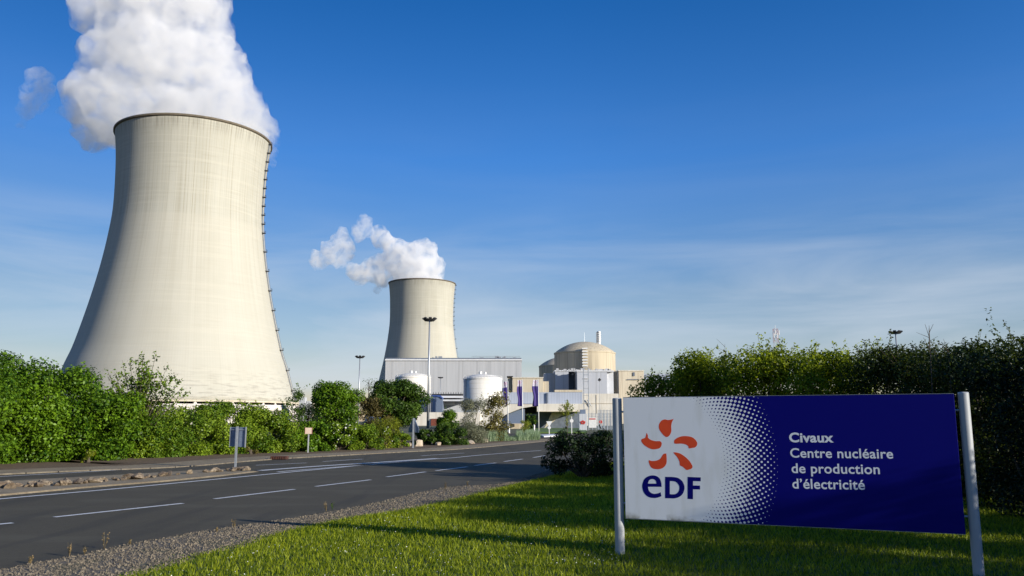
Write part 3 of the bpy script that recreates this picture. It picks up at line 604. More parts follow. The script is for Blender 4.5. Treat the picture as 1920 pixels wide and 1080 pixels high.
# bare thin trees far behind the maple
for k, (px, pt) in enumerate([(693, 712), (672, 735), (655, 738)]):
    Y = 120; X = (px - 960) / F_PX * Y; h = at(px, pt, Y).z; t_ = MB(); t_.tube((X, Y, 0), (X, Y, h), .12, .03, 6); Q = []
    for j in range(26): z0 = h * random.uniform(.35, .95); e_ = Vector((X + random.uniform(-1, 1), Y + random.uniform(-1, 1), z0 + random.uniform(.2, .9))); t_.tube((X, Y, z0), e_, .03, .01, 4, False); Q += [tuple(e_ + Vector(rng.normal(0, .25, 3))) for _ in range(10)]
    r0 = empty('thin_tree', (X, Y, 0), ['tall thin open tree right of the left floodlight mast', 'thin open tree at the foot of the left floodlight mast', 'small thin tree left of the left floodlight mast'][k], 'tree', 'thin trees behind the maple'); t_.build('trunk', M['bark'], r0); Q = np.array(Q); npmesh('foliage', leafquads(Q, rng.normal(size=(len(Q), 3)), .2), 4, M['leafC'], r0, rng.random(len(Q)))
# distant woods for the horizon
for (x0, x1, y, lb) in [(-700, -190, 640, 'far low wood left of the big cooling tower'), (330, 900, 620, 'far low wood right of the power station')]:
    n = 9000; xx = rng.uniform(x0, x1, n); yy = y + rng.uniform(0, 60, n); zz = rng.random(n) ** .7 * (9 + 4 * np.sin(xx * .05) + 3 * np.sin(xx * .17))
    tag(npmesh('far_wood', leafquads(np.stack([xx, yy, zz], 1), rng.normal(size=(n, 3)) + np.array([0, -.5, .4]), 3.2, .9), 4, M['leafC'], tone=rng.random(n)), lb, 'trees', kind='stuff')
# ------------------------------------------------------------------ cooling towers
PROF = [(69.6, 13), (67, 20), (62.8, 34), (58.7, 46), (52.4, 72), (47.9, 95), (45.1, 115), (43.9, 130), (44.1, 150), (44.9, 165), (46.4, 178)]
def prof(z):
    zs = [p[1] for p in PROF]; rs = [p[0] for p in PROF]; P = smooth_curve([(a, b, 0) for a, b in zip(rs, zs)], 6); return float(np.interp(z, [p.y for p in P], [p.x for p in P]))
def cooling_tower(az, D, k, label, stair_az, lip):
    cx, cy = D * math.sin(R(az)), D * math.cos(R(az)); t = empty('cooling_tower', (cx, cy, 0), label, 'cooling tower', 'cooling towers')
    zz = np.linspace(13, 178, 60); pr = [(prof(z) * k, z) for z in zz] + [(prof(z) * k - .8, z) for z in zz[::-1]]
    MB().lathe(pr, (cx, cy), 180, True).build('shell', M['tower'], t, True)
    r = prof(178) * k; MB().lathe([(r + .15, 176.9), (r + .75, 177.2), (r + .75, 178.3), (r - 1.0, 178.3), (r - 1.0, 176.9)], (cx, cy), 180, True).build('rim', M['lip'], t)
    rb_ = prof(13) * k; MB().lathe([(rb_ + .2, 11.9), (rb_ + 1.0, 12.1), (rb_ + 1.0, 13.0), (rb_ - 1.2, 13.0), (rb_ - 1.2, 11.9)], (cx, cy), 180, True).build('ring_beam', M['beige'], t)
    lg = MB(); n = 44
    for i in range(n):
        for s in (-1, 1):
            a0 = 2 * math.pi * i / n; a1 = a0 + s * math.pi / n; lg.tube((cx + (rb_ + 3.4) * math.cos(a0), cy + (rb_ + 3.4) * math.sin(a0), 0), (cx + rb_ * math.cos(a1), cy + rb_ * math.sin(a1), 12.1), .55, .5, 6, False)
    lg.build('support_columns', M['pale'], t)
    MB().lathe([(rb_ + 4.6, 0), (rb_ + 3.2, 10.9), (rb_ + 2.9, 10.9), (rb_ + 4.2, 0)], (cx, cy), 120).build('inlet_screen', M['screen'], t); MB().lathe([(rb_ + 6, 0), (rb_ + 6, 2.0), (rb_ + 5.4, 2.0), (rb_ + 5.4, 0)], (cx, cy), 96).build('basin_wall', M['pale'], t)
    # caged ladder with platforms up the sunny side
    la = MB(); pf = MB(); a = R(stair_az); ca, sa = math.sin(a), math.cos(a); tx, ty = sa, -ca; P = []
    for z in np.linspace(14, 177, 60):
        r = prof(z) * k + .55; P.append(Vector((cx + ca * r, cy + sa * r, z)))
    for p, q in zip(P[:-1], P[1:]):
        for s in (-.45, .45): la.tube(p + Vector((tx * s, ty * s, 0)), q + Vector((tx * s, ty * s, 0)), .16, .16, 5, False)
        o2 = Vector((ca * .9, sa * .9, 0)); la.tube(p + o2, q + o2, .12, .12, 5, False)
    la.build('ladder', M['roofdark'], t)
    zs = list(np.linspace(176, 118, 11)) + list(np.linspace(106, 20, 8))
    for z in zs:
        r = prof(min(z, 178)) * k; c0 = Vector((cx + ca * (r + 1.0), cy + sa * (r + 1.0), z)); m_ = MB(); U = Vector((ca, sa, 0)); T2 = Vector((tx, ty, 0))
        m_.prism([c0 - U * 1.1 - T2 * 1.2, c0 + U * 1.0 - T2 * 1.2, c0 + U * 1.0 + T2 * 1.2, c0 - U * 1.1 + T2 * 1.2], (0, 0, .35))
        for s in (-1.1, 1.1): m_.tube(c0 + U * .9 + T2 * s, c0 + U * .9 + T2 * s + Vector((0, 0, 1.5)), .1, .1, 4)
        m_.tube(c0 + U * .9 - T2 * 1.1 + Vector((0, 0, 1.5)), c0 + U * .9 + T2 * 1.1 + Vector((0, 0, 1.5)), .1, .1, 4); fixn(m_.build('platform', M['dark'], t))
    return t
cooling_tower(-21.9, 540, 1.0, 'huge pale concrete cooling tower steaming on the left', 87, 1)
cooling_tower(-6.32, 1060, .925, 'smaller looking distant cooling tower behind the long grey hall', 88, 1)
p = at(567, 745, 470); bx = MB(); bx.box(p.x - 1.6, p.x + 1.6, 470, 474, 0, p.z); bx.box(p.x + 1.9, p.x + 4.2, 472, 476, 0, p.z - 2); tag(bx.build('pump_house', M['clad'], loc=(p.x, 470, 0)), 'tiny grey structure at the right foot of the big cooling tower', 'building')
# ------------------------------------------------------------------ power station buildings
def rect(mb, x0, x1, y0, y1, Y, dep, zb=None):
    """box whose front spans a measured rectangle at distance Y"""
    a = at(x0, y0, Y); b = at(x1, y1, Y); X1 = (x1 - 960) / F_PX * ray(x1, y0).y ** -1 * Y; z1 = a.z; z0 = (b.z if zb is None else zb)
    mb.box(a.x, X1, Y, Y + dep, max(z0, 0), z1); return mb
def B(name, px, Y, label, cat='building', group=None): q = at(px, 780, Y); return empty(name, (q.x, Y, 0), label, cat, group)
# turbine hall
t = B('turbine_hall', 850, 600, 'long light grey ribbed hall in front of the distant cooling tower')
rect(MB(), 723, 978, 676, 800, 600, 60, 0).build('wall', M['clad'], t)
rect(MB(), 722, 979, 673.2, 676, 599.2, 62).build('parapet', M['parapet'], t); rect(MB(), 723.5, 977.5, 671, 673.2, 600, 60).build('roof', M['roofdark'], t)
rl = MB(); z = at(850, 671, 600).z
for i in range(34):
    x = at(885 + i * 2.7, 671, 600).x; rl.tube((x, 601, z), (x, 601, z + 1.3), .12, .12, 4)
rl.tube((at(885, 671, 600).x, 601, z + 1.3), (at(975, 671, 600).x, 601, z + 1.3), .12, .12, 4)
for i in range(9): x = at(805 + random.uniform(0, 170), 671, 600).x; rl.box(x, x + random.uniform(1, 3), 604, 606, z, z + random.uniform(.6, 1.8))
rl.build('roof_railing', M['metalgrey'], t)
# tanks
def tank(px0, px1, pyt, Y, label):
    cxp = (px0 + px1) / 2; r = (px1 - px0) / 2 / F_PX * Y; cx = (cxp - 960) / F_PX * Y / .99; H = at(cxp, pyt, Y - r).z; t = empty('storage_tank', (cx, Y, 0), label, 'tank', 'white storage tanks')
    MB().lathe([(r, 0), (r, H), (r - .3, H)], (cx, Y), 64).build('shell', M['tank'], t, True); MB().lathe([(r + .15, H - .25), (r + .15, H + .1), (r * .9, H + .7), (r * .5, H + 1.7), (.01, H + 2.1)], (cx, Y), 64).build('roof', M['tank'], t, True)
    for zz in np.linspace(H * .25, H * .85, 4): pass
    sm = MB(); [sm.lathe([(r + .001, z_), (r + .05, z_ + .05), (r + .001, z_ + .1)], (cx, Y), 64) for z_ in np.linspace(2, H - 2, 8)]; sm.build('seam', M['tank'], t)
    rl = MB()
    for i in range(40):
        a = 2 * math.pi * i / 40; a2 = 2 * math.pi * (i + 1) / 40; p = (cx + r * math.cos(a), Y + r * math.sin(a), H); p2 = (cx + r * math.cos(a2), Y + r * math.sin(a2), H)
        rl.tube(p, (p[0], p[1], H + 1.1), .05, .05, 4); rl.tube((p[0], p[1], H + 1.1), (p2[0], p2[1], H + 1.1), .05, .05, 4)
    rl.build('railing', M['white'], t); vt = MB(); vt.tube((cx - 1, Y, H + 2), (cx - 1, Y, H + 3.1), .7, .7, 10); vt.tube((cx + 1, Y, H + 2), (cx + 1, Y, H + 2.9), .5, .5, 10); vt.build('vent', M['white'], t)
    ld = MB(); a = R(212); ld.box(cx + math.cos(a) * (r + .5) - .4, cx + math.cos(a) * (r + .5) + .4, Y + math.sin(a) * (r + .5) - .3, Y + math.sin(a) * (r + .5) + .3, 0, H + 1.6); ld.build('ladder', M['clad'], t)
tank(745, 810, 706, 380, 'left white storage tank partly hidden by the dark maple'); tank(870, 942, 709, 340, 'right white storage tank beside the three flags')
# low buildings between the tanks
t = B('service_building', 850, 360, 'low white building with rails and curved grey bay between the two tanks')
rect(MB(), 770, 900, 773, 800, 330, 20, 0).build('wall', M['pale'], t); rect(MB(), 811, 872, 742, 746, 365, 14).build('upper_beam', M['parapet'], t); rect(MB(), 811, 875, 749, 752, 364, 14).build('lower_beam', M['parapet'], t)
rect(MB(), 809, 870, 738.5, 740, 366, 12).build('roof_edge', M['dark'], t); q = MB(); rect(q, 808, 872, 740, 800, 375, 6, 0); q.build('back_wall', M['clad2'], t)
rl = MB()
for i in range(13): x = at(812 + i * 4.7, 738, 366).x; rl.box(x, x + .25, 366, 366.3, at(812, 738.5, 366).z, at(812, 735.5, 366).z)
rl.build('railing', M['dark'], t)
sv = MB(); a = at(811, 750, 362); b = at(830, 750, 362); zt = at(811, 743.5, 362).z; z2 = at(830, 748, 362).z; sv.prism([(a.x, 362, 0), (b.x, 362, 0), (b.x, 362, z2), ((a.x + b.x) / 2 + 1, 362, (zt + z2) / 2 + .4), (a.x, 362, zt)], (0, 8, 0)); fixn(sv.build('curved_bay', M['signback'], t))
cv = MB(); cv.prism([(a.x, 361.5, zt), ((a.x + b.x) / 2 + 1, 361.5, (zt + z2) / 2 + .4), (b.x, 361.5, z2), (b.x, 361.5, z2 + .5), ((a.x + b.x) / 2 + 1, 361.5, (zt + z2) / 2 + 1.1), (a.x, 361.5, zt + .7)], (0, 9, 0)); fixn(cv.build('bay_roof', M['bluebox'], t))
rect(MB(), 808, 824, 785, 800, 329.5, .4, 0).build('door', M['brown'], t); rect(MB(), 832, 852, 754, 760, 374, .9).build('pipe_rack', M['white'], t)
# reactor buildings
def reactor(cx_px, D, rpx, ytop, label):
    X = (cx_px - 960) / F_PX * D / .99; r = rpx / F_PX * D; H = at(cx_px, ytop, D).z; t = empty('reactor_building', (X, D, 0), label, 'reactor', 'domed reactor buildings'); hs_ = H - r * .37
    MB().lathe([(r, 0), (r, hs_ - 1.2), (r + .35, hs_ - 1.0), (r + .35, hs_), (r - .2, hs_)], (X, D), 96).build('cylinder_wall', M['dome'], t, False)
    pr = []; h_ = H - hs_; Rc = (r * r + h_ * h_) / (2 * h_); am = math.asin(min(1, r / Rc))
    for k in range(15): a = am * (1 - k / 14); pr.append((max(Rc * math.sin(a) - .3 * (k == 0), .01), H - Rc * (1 - math.cos(a))))
    MB().lathe(pr, (X, D), 96).build('dome', M['dome'], t, True)
    return t, X, r, hs_, H
t, X, r, hs_, H = reactor(1095, 680, 57, 641, 'large domed concrete reactor building on the right of the plant')
st = MB(); sx = at(1096, 660, 655).x; yf = 680 - math.sqrt(max(r * r - (sx - X) ** 2, 0)) - .2
for i in range(7):
    z = at(1096, 652.5 + i * 5.4, 655).z; st.prism([(sx - 2.2, yf, z), (sx + 2.2, yf, z), (sx + 2.2, yf, z - 1.1), (sx - 2.2, yf, z - 1.1)], (0, -2.4, .0))
fixn(st.build('stair_landings', M['white'], t)); sd = MB(); sd.box(sx - 1.6, sx + 1.6, yf - 1.5, yf + .3, at(1096, 690, 655).z, at(1096, 652, 655).z); sd.build('stair_shaft', M['dome'], t)
ck = MB(); p = at(1123, 640, 705); ck.tube((p.x, 705, p.z - 22), (p.x, 705, at(1123, 621, 705).z), 1.55, 1.5, 14); ck.build('vent_stack', M['white'], t, True)
c2 = MB(); c2.tube((p.x - 1.9, 704, p.z - 22), (p.x - 1.9, 704, at(1123, 621, 705).z - 1), .5, .5, 6)
for i in range(5): zz = at(1123, 624 + i * 4, 705).z; c2.tube((p.x, 705, zz), (p.x, 705, zz + .5), 2.1, 2.1, 12)
c2.build('stack_ladder', M['metalgrey'], t); an = MB(); p = at(1093, 618, 680); an.tube((X, 680, H - 1), (X, 680, H + 8), .12, .05, 5); an.build('lightning_rod', M['metalgrey'], t)
reactor(1057, 880, 47.5, 669, 'second domed reactor building mostly hidden behind the large one')
# auxiliary blocks
t = B('auxiliary_building', 985, 420, 'beige concrete block with dark chimney left of the grey clad blocks')
rect(MB(), 961, 1018, 708.5, 760, 420, 20, 0).build('wall', M['beige'], t); rect(MB(), 960.5, 1019, 707, 708.5, 419.6, 21).build('coping', M['pale'], t); rect(MB(), 1018.2, 1029, 715, 760, 421, 18, 0).build('annex', M['beige'], t)
rect(MB(), 952, 960.6, 706, 735, 424, 6).build('chimney', M['dome'], t); rect(MB(), 950.5, 962, 705, 707.2, 423, 8).build('chimney_cap', M['black'], t)
t = B('fuel_building', 1110, 560, 'group of tall grey clad blocks standing in front of the large reactor')
rect(MB(), 1020, 1041, 700, 735, 580, 20, 0).build('left_block', M['clad'], t); rect(MB(), 1041, 1066, 696.5, 733, 575, 22, 0).build('middle_block', M['clad2'], t); rect(MB(), 1064, 1083, 698, 733, 592, 14, 0).build('recessed_wall', M['signback'], t)  # shadowed corner between the blocks, its shade put into a darker wall colour
rect(MB(), 1082, 1138, 697, 738, 560, 30, 0).build('right_block', M['clad2'], t); rect(MB(), 1138, 1150, 697.5, 738, 562, 30, 0).build('end_block', M['parapet'], t)
ed = MB(); rect(ed, 1081, 1151, 694.5, 696.9, 559.5, 31); rect(ed, 1040, 1083, 694, 696.4, 574.5, 22); ed.build('roof_edge', M['parapet'], t)
rr = MB()
for i in range(22): x = at(1043 + i * 4.6, 693, 565).x; zz = at(1100, 695, 565).z; rr.box(x, x + random.uniform(.5, 2.6), 566, 568, zz, zz + random.uniform(.5, 1.7))
rr.build('roof_equipment', M['clad'], t); rect(MB(), 1040, 1092, 731, 735, 556, 10).build('lower_parapet', M['beige'], t); rect(MB(), 1095, 1104, 709, 709.8, 559.2, .6).build('pipe', M['white'], t)
t = B('nuclear_auxiliary_building', 1180, 600, 'beige concrete block right of the large reactor')
rect(MB(), 1160, 1207, 695.5, 780, 600, 30, 0).build('wall', M['beige'], t); rect(MB(), 1150, 1161, 695, 780, 612, 20, 0).build('side_wall', M['dome'], t); rect(MB(), 1159, 1208, 694, 695.5, 599.5, 31).build('coping', M['pale'], t)  # left strip is the side in shade, painted with browner concrete
wn = MB(); rect(wn, 1187, 1190, 698, 705, 599.4, .5); rect(wn, 1176, 1198, 711, 712.2, 599.3, .5); wn.build('opening', M['roofdark'], t)
t = B('lower_concrete_building', 1118, 330, 'pale beige concrete building under the tall grey blocks with sloping handrail')
rect(MB(), 1085, 1160, 738, 800, 330, 20, 0).build('wall', M['pale'], t); hr = MB(); hr.tube(at(1101, 749, 329.4), at(1109, 762, 329.4), .18, .18, 6); hr.build('handrail', M['metalgrey'], t)
wn = MB(); rect(wn, 1118, 1118.5, 740, 775, 329.8, .15); rect(wn, 1086, 1150, 756, 756.6, 329.75, .15); wn.build('joint', M['beige'], t)
t = B('far_workshop', 1240, 650, 'pale blue roofed low building seen over the hedge gap'); rect(MB(), 1205, 1300, 712, 760, 650, 40, 0).build('wall', M['clad'], t); rect(MB(), 1205, 1300, 701, 712, 655, 40).build('roof', M['cladblue'], t)
rl = MB(); z = at(1250, 701, 655).z
for i in range(24): x = at(1208 + i * 3.8, 701, 655).x; rl.tube((x, 656, z), (x, 656, z + 1.4), .12, .12, 4)
rl.build('railing', M['metalgrey'], t)
# entrance building: clad band on a pale deck, open underneath
t = B('entrance_building', 1040, 190, 'low entrance building with blue grey band over a pale deck and dark undercroft')
rect(MB(), 940, 1092, 735.5, 757, 192, 26).build('upper_wall', M['cladblue'], t); rect(MB(), 1007, 1090, 757, 771.5, 190, 30).build('deck', M['pale'], t)
wl = MB(); a = at(942, 765, 190); b = at(1007, 758, 190); c0 = at(1007, 771.5, 190)
wl.prism([(at(905, 775, 190).x, 190, at(905, 757, 190).z), (b.x, 190, b.z), (b.x, 190, at(980, 760.5, 190).z), (at(978, 765, 190).x, 190, at(978, 765.5, 190).z), (at(951, 775, 190).x, 190, at(951, 776, 190).z), (at(905, 775, 190).x, 190, 0)], (0, 25, 0)); fixn(wl.build('ramp_wall', M['pale'], t))
gl = MB(); gl.prism([(at(951, 778, 189).x, 191, at(951, 777, 190).z), (at(978, 766, 189).x, 191, at(978, 766.5, 190).z), (at(984, 766, 189).x, 191, at(984, 766, 190).z), (at(984, 766, 189).x, 191, at(984, 795, 191).z if False else 1.2), (at(951, 778, 189).x, 191, 1.2)], (0, .6, 0)); fixn(gl.build('glazed_side', M['signback'], t))  # shadow triangle beside the ramp, built as a blue grey sheet
rect(MB(), 1005, 1090, 771, 812, 197, 1, 0).build('undercroft_wall', M['roofdark'], t); rect(MB(), 984, 1007, 764, 803, 199, 1, 0).build('glazing', M['black'], t); rect(MB(), 984, 1009, 776, 779, 196, 1).build('sill', M['signback'], t)
ab = MB(); ab.prism([(at(1020, 780, 194).x, 194, 0), (at(1062, 780, 194).x, 194, at(1062, 772, 194).z), (at(1036, 780, 194).x, 194, at(1036, 772, 194).z)], (0, 2, 0)); fixn(ab.build('abutment', M['beige'], t))
wn = MB(); rect(wn, 1025, 1027.5, 736.5, 756, 191.6, .3); wn.build('downpipe', M['roofdark'], t); rect(MB(), 951, 984, 795, 812, 193, 1, 0).build('low_wall', M['beige'], t)
rect(MB(), 1007, 1090, 770.8, 772, 189.7, 1).build('deck_edge', M['beige'], t)
# grass strip beyond the roundabout
gs = MB(); a = G(985, 812.5); b = G(1100, 812.5); c0 = G(1100, 803.5); d0 = G(985, 803.5); gs.prism([(a.x, a.y, 0), (b.x, b.y, 0), (c0.x, c0.y, 0), (d0.x, d0.y, 0)], (0, 0, .15)); st_ = gs.build('roundabout_grass', mat('strip_grass', (.10, .17, .02), .9, noise=1, col2=(.07, .13, .02))); struct(fixn(st_))
# gatehouse kiosk and fences
t = B('gate_kiosk', 1092, 150, 'grey gate kiosk panel bearing a small red emblem', 'kiosk'); rect(MB(), 1086, 1100.5, 776, 808, 150, 1.2, 0).build('panel', M['clad2'], t); rect(MB(), 1088, 1098, 768, 775.8, 150.3, 1).build('upper_panel', M['signback'], t)
em = MB(); q = at(1093, 792, 149.9)
for k in range(5): a = k * 1.257 + .3; em.tube((q.x + .32 * math.cos(a), 149.98, q.z + .22 * math.sin(a)), (q.x + .32 * math.cos(a), 149.9, q.z + .22 * math.sin(a)), .17, .17, 8)
em.build('emblem', M['red'], t)
def fence(px0, px1, pt, Y, label, n):
    a = at(px0, pt, Y); b = at(px1, pt, Y); t = empty('security_fence', (a.x, Y, 0), label, 'fence'); ms = MB(); w_ = (b.x - a.x)
    for i in range(n * 6 + 1): x = a.x + w_ * i / (n * 6); ms.box(x - .015, x + .015, Y, Y + .03, .1, a.z - .1)
    for i in range(6): z = .2 + (a.z - .4) * i / 5; ms.box(a.x, b.x, Y + .031, Y + .06, z, z + .04)
    ms.build('mesh_panel', M['fence'], t)
    for i in range(n + 1): x = a.x + w_ * i / n; MB().box(x - .05, x + .05, Y - .05, Y + .1, 0, a.z).build('post', M['fence'], t)
    return t
fence(1103, 1152, 774, 160, 'grey wire security fence right of the gate kiosk', 7); fence(1121, 1150, 768, 175, 'taller grey security fence behind the first fence', 5)
t = B('no_entry_board', 1127, 152, 'small white board with a red sign on the security fence', 'sign'); rect(MB(), 1104, 1118, 783, 802, 158, .2).build('board', M['white'], t); q = at(1127, 791, 157); rd = MB(); rd.tube((q.x, 157.9, q.z), (q.x, 157.8, q.z), .32, .32, 16); rd.build('red_disc', M['red'], t); MB().box(at(1105, 800, 158).x, at(1117, 800, 158).x, 157.95, 158.0, at(1110, 784.5, 158).z - .2, at(1110, 784.5, 158).z).build('red_strip', M['red'], t)
# ladder-like lattice mast and thin lamp by the gate
def lattice(px, w_, pt, Y, label, name, m1, m2=None, bands=0, ladder=False):
    X = (px - 960) / F_PX * Y / .99; h = at(px, pt, Y).z; t = empty(name, (X, Y, 0), label, 'mast'); n = max(8, int(h / w_ * (.9 if not ladder else .75))); A = MB(); Bm = MB()
    for i in range(n):
        z0 = h * i / n; z1 = h * (i + 1) / n; mb = A if (not bands or int(i * bands / n) % 2 == 0) else Bm; q = [(-1, -1), (1, -1), (1, 1), (-1, 1)]; th = w_ * .022 + .02
        for k in range(4):
            a, b = q[k], q[(k + 1) % 4]; pa = lambda s, z: (X + s[0] * w_ / 2, Y + s[1] * w_ / 2, z)
            mb.tube(pa(a, z0), pa(a, z1), th * 1.3, th * 1.3, 4); mb.tube(pa(a, z1), pa(b, z1), th, th, 4)
            if not ladder: mb.tube(pa(a, z0), pa(b, z1), th, th, 4)
    A.build('lattice' if not bands else 'red_sections', m1, t)
    if Bm.v: Bm.build('white_sections', m2, t)
    return t, X, h
lattice(1096.5, .95, 690, 165, 'slim grey ladder frame mast in front of the beige and grey blocks', 'camera_mast', M['metalgrey'], ladder=True)
t, X, h = lattice(1451, 2.5, 617, 520, 'red and white lattice telecom mast above the hedge', 'telecom_mast', M['fadedred'], M['clad2'], 7)
an = MB(); 
for k in range(4): an.box(X - 2 + k * 1.1, X - 1.5 + k * 1.1, 517.5, 518.2, h - 6 + k % 2 * 2, h - 3 + k % 2 * 2)
an.tube((X, 520, h), (X, 520, h + 2.5), .15, .08, 5); an.build('antenna', M['white'], t)
t = B('thin_lamp', 1124, 150, 'thin lamp post with a small dark ball head before the grey block', 'lamp'); q = at(1124, 713, 150); a = MB(); a.tube((q.x, 150, 0), (q.x, 150, q.z), .05, .035, 6); a.build('pole', M['metalgrey'], t); a = MB(); a.tube((q.x - .15, 150, q.z - .1), (q.x + .15, 150, q.z + .25), .22, .25, 8); a.build('lamp_head', M['dark'], t)
# floodlight masts
def flood(px, pt, Y, r, label, rl_):
    X = (px - 960) / F_PX * Y / .99; h = at(px, pt, Y).z; t = empty('floodlight_mast', (X, Y, 0), label, 'floodlight mast', 'floodlight masts'); a = MB(); a.tube((X, Y, 0), (X, Y, h), r * .20, r * .10, 12); a.build('pole', M['metalgrey'], t, True)
    c_ = MB(); c_.lathe([(r * .62, h - .25), (r * .70, h - .15), (r * .62, h - .05)], (X, Y), 20, True)
    for k in range(4): a_ = k * math.pi / 2 + .5; c_.tube((X, Y, h - .15), (X + math.cos(a_) * r * .68, Y + math.sin(a_) * r * .68, h - .15), .08, .08, 5)
    c_.tube((X, Y, h - .1), (X, Y, h + .35), r * .12, r * .08, 8); c_.build('head_frame', M['dark'], t)
    for k in range(8):
        a_ = k * math.pi / 4 + .2; U = Vector((math.cos(a_), math.sin(a_), 0)); V_ = Vector((-math.sin(a_), math.cos(a_), 0)); c0 = Vector((X, Y, h)) + U * r * .85; W = (U * .75 + Vector((0, 0, .6))).normalized(); Nn = W.cross(V_).normalized(); s = r * .27
        m_ = MB(); m_.prism([c0 - V_ * s * 1.1 - W * s, c0 + V_ * s * 1.1 - W * s, c0 + V_ * s * .8 + W * s * 1.1, c0 - V_ * s * .8 + W * s * 1.1], Nn * s * .7); fixn(m_.build('floodlight', M['dark'], t))
flood(806, 600, 224, 1.9, 'tallest looking floodlight mast crossing the grey hall', 1); flood(678, 670, 320, 1.85, 'floodlight mast against the sky left of the distant cooling tower', 1)
flood(828, 708.5, 560, 1.8, 'small far floodlight mast in front of the grey hall wall', 1); flood(1675, 624, 243, 1.85, 'floodlight mast rising above the right hand hedge', 1)
# flags
for k, (px0, px1, pole, y0, y1) in enumerate([(944, 951.3, 952.4, 715.5, 760), (970, 977.8, 979.2, 713, 762), (998.6, 1007, 1008.8, 712.5, 762)]):
    Y = 131; lb = ['leftmost dark blue flag banner hanging beside the right white tank', 'middle dark blue flag banner against the beige block', 'rightmost dark blue flag banner by the pale deck corner'][k]; xb = (pole - 960) / F_PX * Y / .99; t = empty('flag_pole', (xb, Y, 0), lb, 'flag', 'flags at the plant entrance')
    a = MB(); a.tube((xb, Y, 0), (xb, Y, at(pole, y0 - 1.5, Y).z), .10, .05, 10); a.build('pole', M['white'], t, True)
    xa = at(px0, 740, Y).x; xc = xb - .06; zt = at(px0, y0, Y).z; zb = at(px0, y1, Y).z; zm = zt - (zt - zb) * .24
    def cloth(z0, z1, u0, u1, name, m, taper):
        n, q = 12, 14; V = []
        for j in range(q + 1):
            v = j / q; z = z0 + (z1 - z0) * v; vv = u0 + (u1 - u0) * v
            for i in range(n + 1):
                u = i / n; wdt = (xc - xa) * (1 - taper * max(0, vv - .45) * 1.2); x = xc - wdt * u * (1 - .12 * math.sin(vv * 9 + k)); V.append((x, Y + .12 * math.sin(u * 9 + vv * 3 + k) * u, z - .25 * u * vv * (1 if k == 0 else -.2)))
        mb = MB(); mb.add(V, [(j * (n + 1) + i, j * (n + 1) + i + 1, (j + 1) * (n + 1) + i + 1, (j + 1) * (n + 1) + i) for j in range(q) for i in range(n)]); ob = mb.build(name, m, t, True); so_ = ob.modifiers.new('thickness', 'SOLIDIFY'); so_.thickness = .01; return ob
    cloth(zt, zm, 0, .24, 'flag_top', M['flagwhite'], [.9, .1, .1][k]); cloth(zm, zb, .24, 1, 'flag_cloth', M['flagblue'], [.9, .1, .1][k])
    e_ = MB(); zc = (zt + zm) / 2 + .15
    for j in range(5): a_ = j * 1.257 + .4; e_.tube(((xa + xc) / 2 + .14 * math.cos(a_), Y - .14, zc + .16 * math.sin(a_)), ((xa + xc) / 2 + .14 * math.cos(a_), Y - .16, zc + .16 * math.sin(a_)), .035, .035, 7)
    e_.build('flag_emblem', M['orange'], t)
# ------------------------------------------------------------------ road signs
def ngon(cx, z, Y, r, n, a0=0, sx=1): return [(cx + r * sx * math.cos(a0 + 2 * math.pi * k / n), Y, z + r * math.sin(a0 + 2 * math.pi * k / n)) for k in range(n)]
q = G(441, 879); Y = q.y; X = q.x; t = empty('keep_side_sign', (X, Y, 0), 'square road sign seen from its blue grey back at the tip of the stone island', 'road sign'); zt = at(444, 801, Y).z; zb = at(444, 838.5, Y).z; hw = .30
a = MB(); a.box(X - .035, X + .035, Y - .03, Y + .03, .05, zt + .03); a.build('post', M['metalgrey'], t)
c0 = at(444.5, 820, Y).x; yy = Y + .045; m_ = MB()
# board turned a little: its right edge nearer
m_.prism([(c0 - hw, yy + .10, zb + .03), (c0 + hw, yy - .0, zb), (c0 + hw, yy - .0, zt), (c0 - hw, yy + .10, zt)], (.004, .02, 0)); fixn(m_.build('board', M['signback'], t))
m_ = MB(); m_.prism([(c0 - hw - .012, yy + .07, zb), (c0 - hw + .012, yy + .07, zb), (c0 - hw + .012, yy + .07, zt + .01), (c0 - hw - .012, yy + .07, zt + .01)], (0, .06, 0)); m_.prism([(c0 + hw - .012, yy - .05, zb - .01), (c0 + hw + .02, yy - .05, zb - .01), (c0 + hw + .02, yy - .05, zt + .01), (c0 + hw - .012, yy - .05, zt + .01)], (0, .06, 0))
m_.box(c0 - hw, c0 + hw, yy - .02, yy - .012, zt - .10, zt - .085); fixn(m_.build('frame', M['metalgrey'], t))
q = G(574.5, 851); Y = q.y + .3; X = q.x; t = empty('small_sign', (X, Y, 0), 'small cream sign with pink edge on a thin post by the bank', 'road sign'); zt = at(574, 802, Y).z; zb = at(574, 813.5, Y).z; hw = 6 / F_PX * Y
a = MB(); a.box(X - .03, X + .03, Y, Y + .05, .05, zt - .05); a.build('post', M['postpaint'], t); a = MB(); a.box(X - hw, X + hw, Y - .03, Y - .001, zb, zt); a.build('board', M['creamsign'], t)
a = MB(); a.box(X - hw - .02, X - hw - .001, Y - .035, Y, zb - .02, zt + .02); a.box(X + hw + .001, X + hw + .02, Y - .035, Y, zb - .02, zt + .02); a.build('edge', M['fadedred'], t)
q = G(774.5, 841.5); Y = q.y; X = q.x; t = empty('triangle_sign', (X, Y, 0), 'triangular road sign seen from its grey back beside the cream boulder', 'road sign'); zt = at(775, 784, Y).z; zb = at(775, 811, Y).z
a = MB(); a.box(X - .05, X + .05, Y - .05, Y + .05, .05, zt); a.build('post', M['metalgrey'], t); m_ = MB(); c0 = X
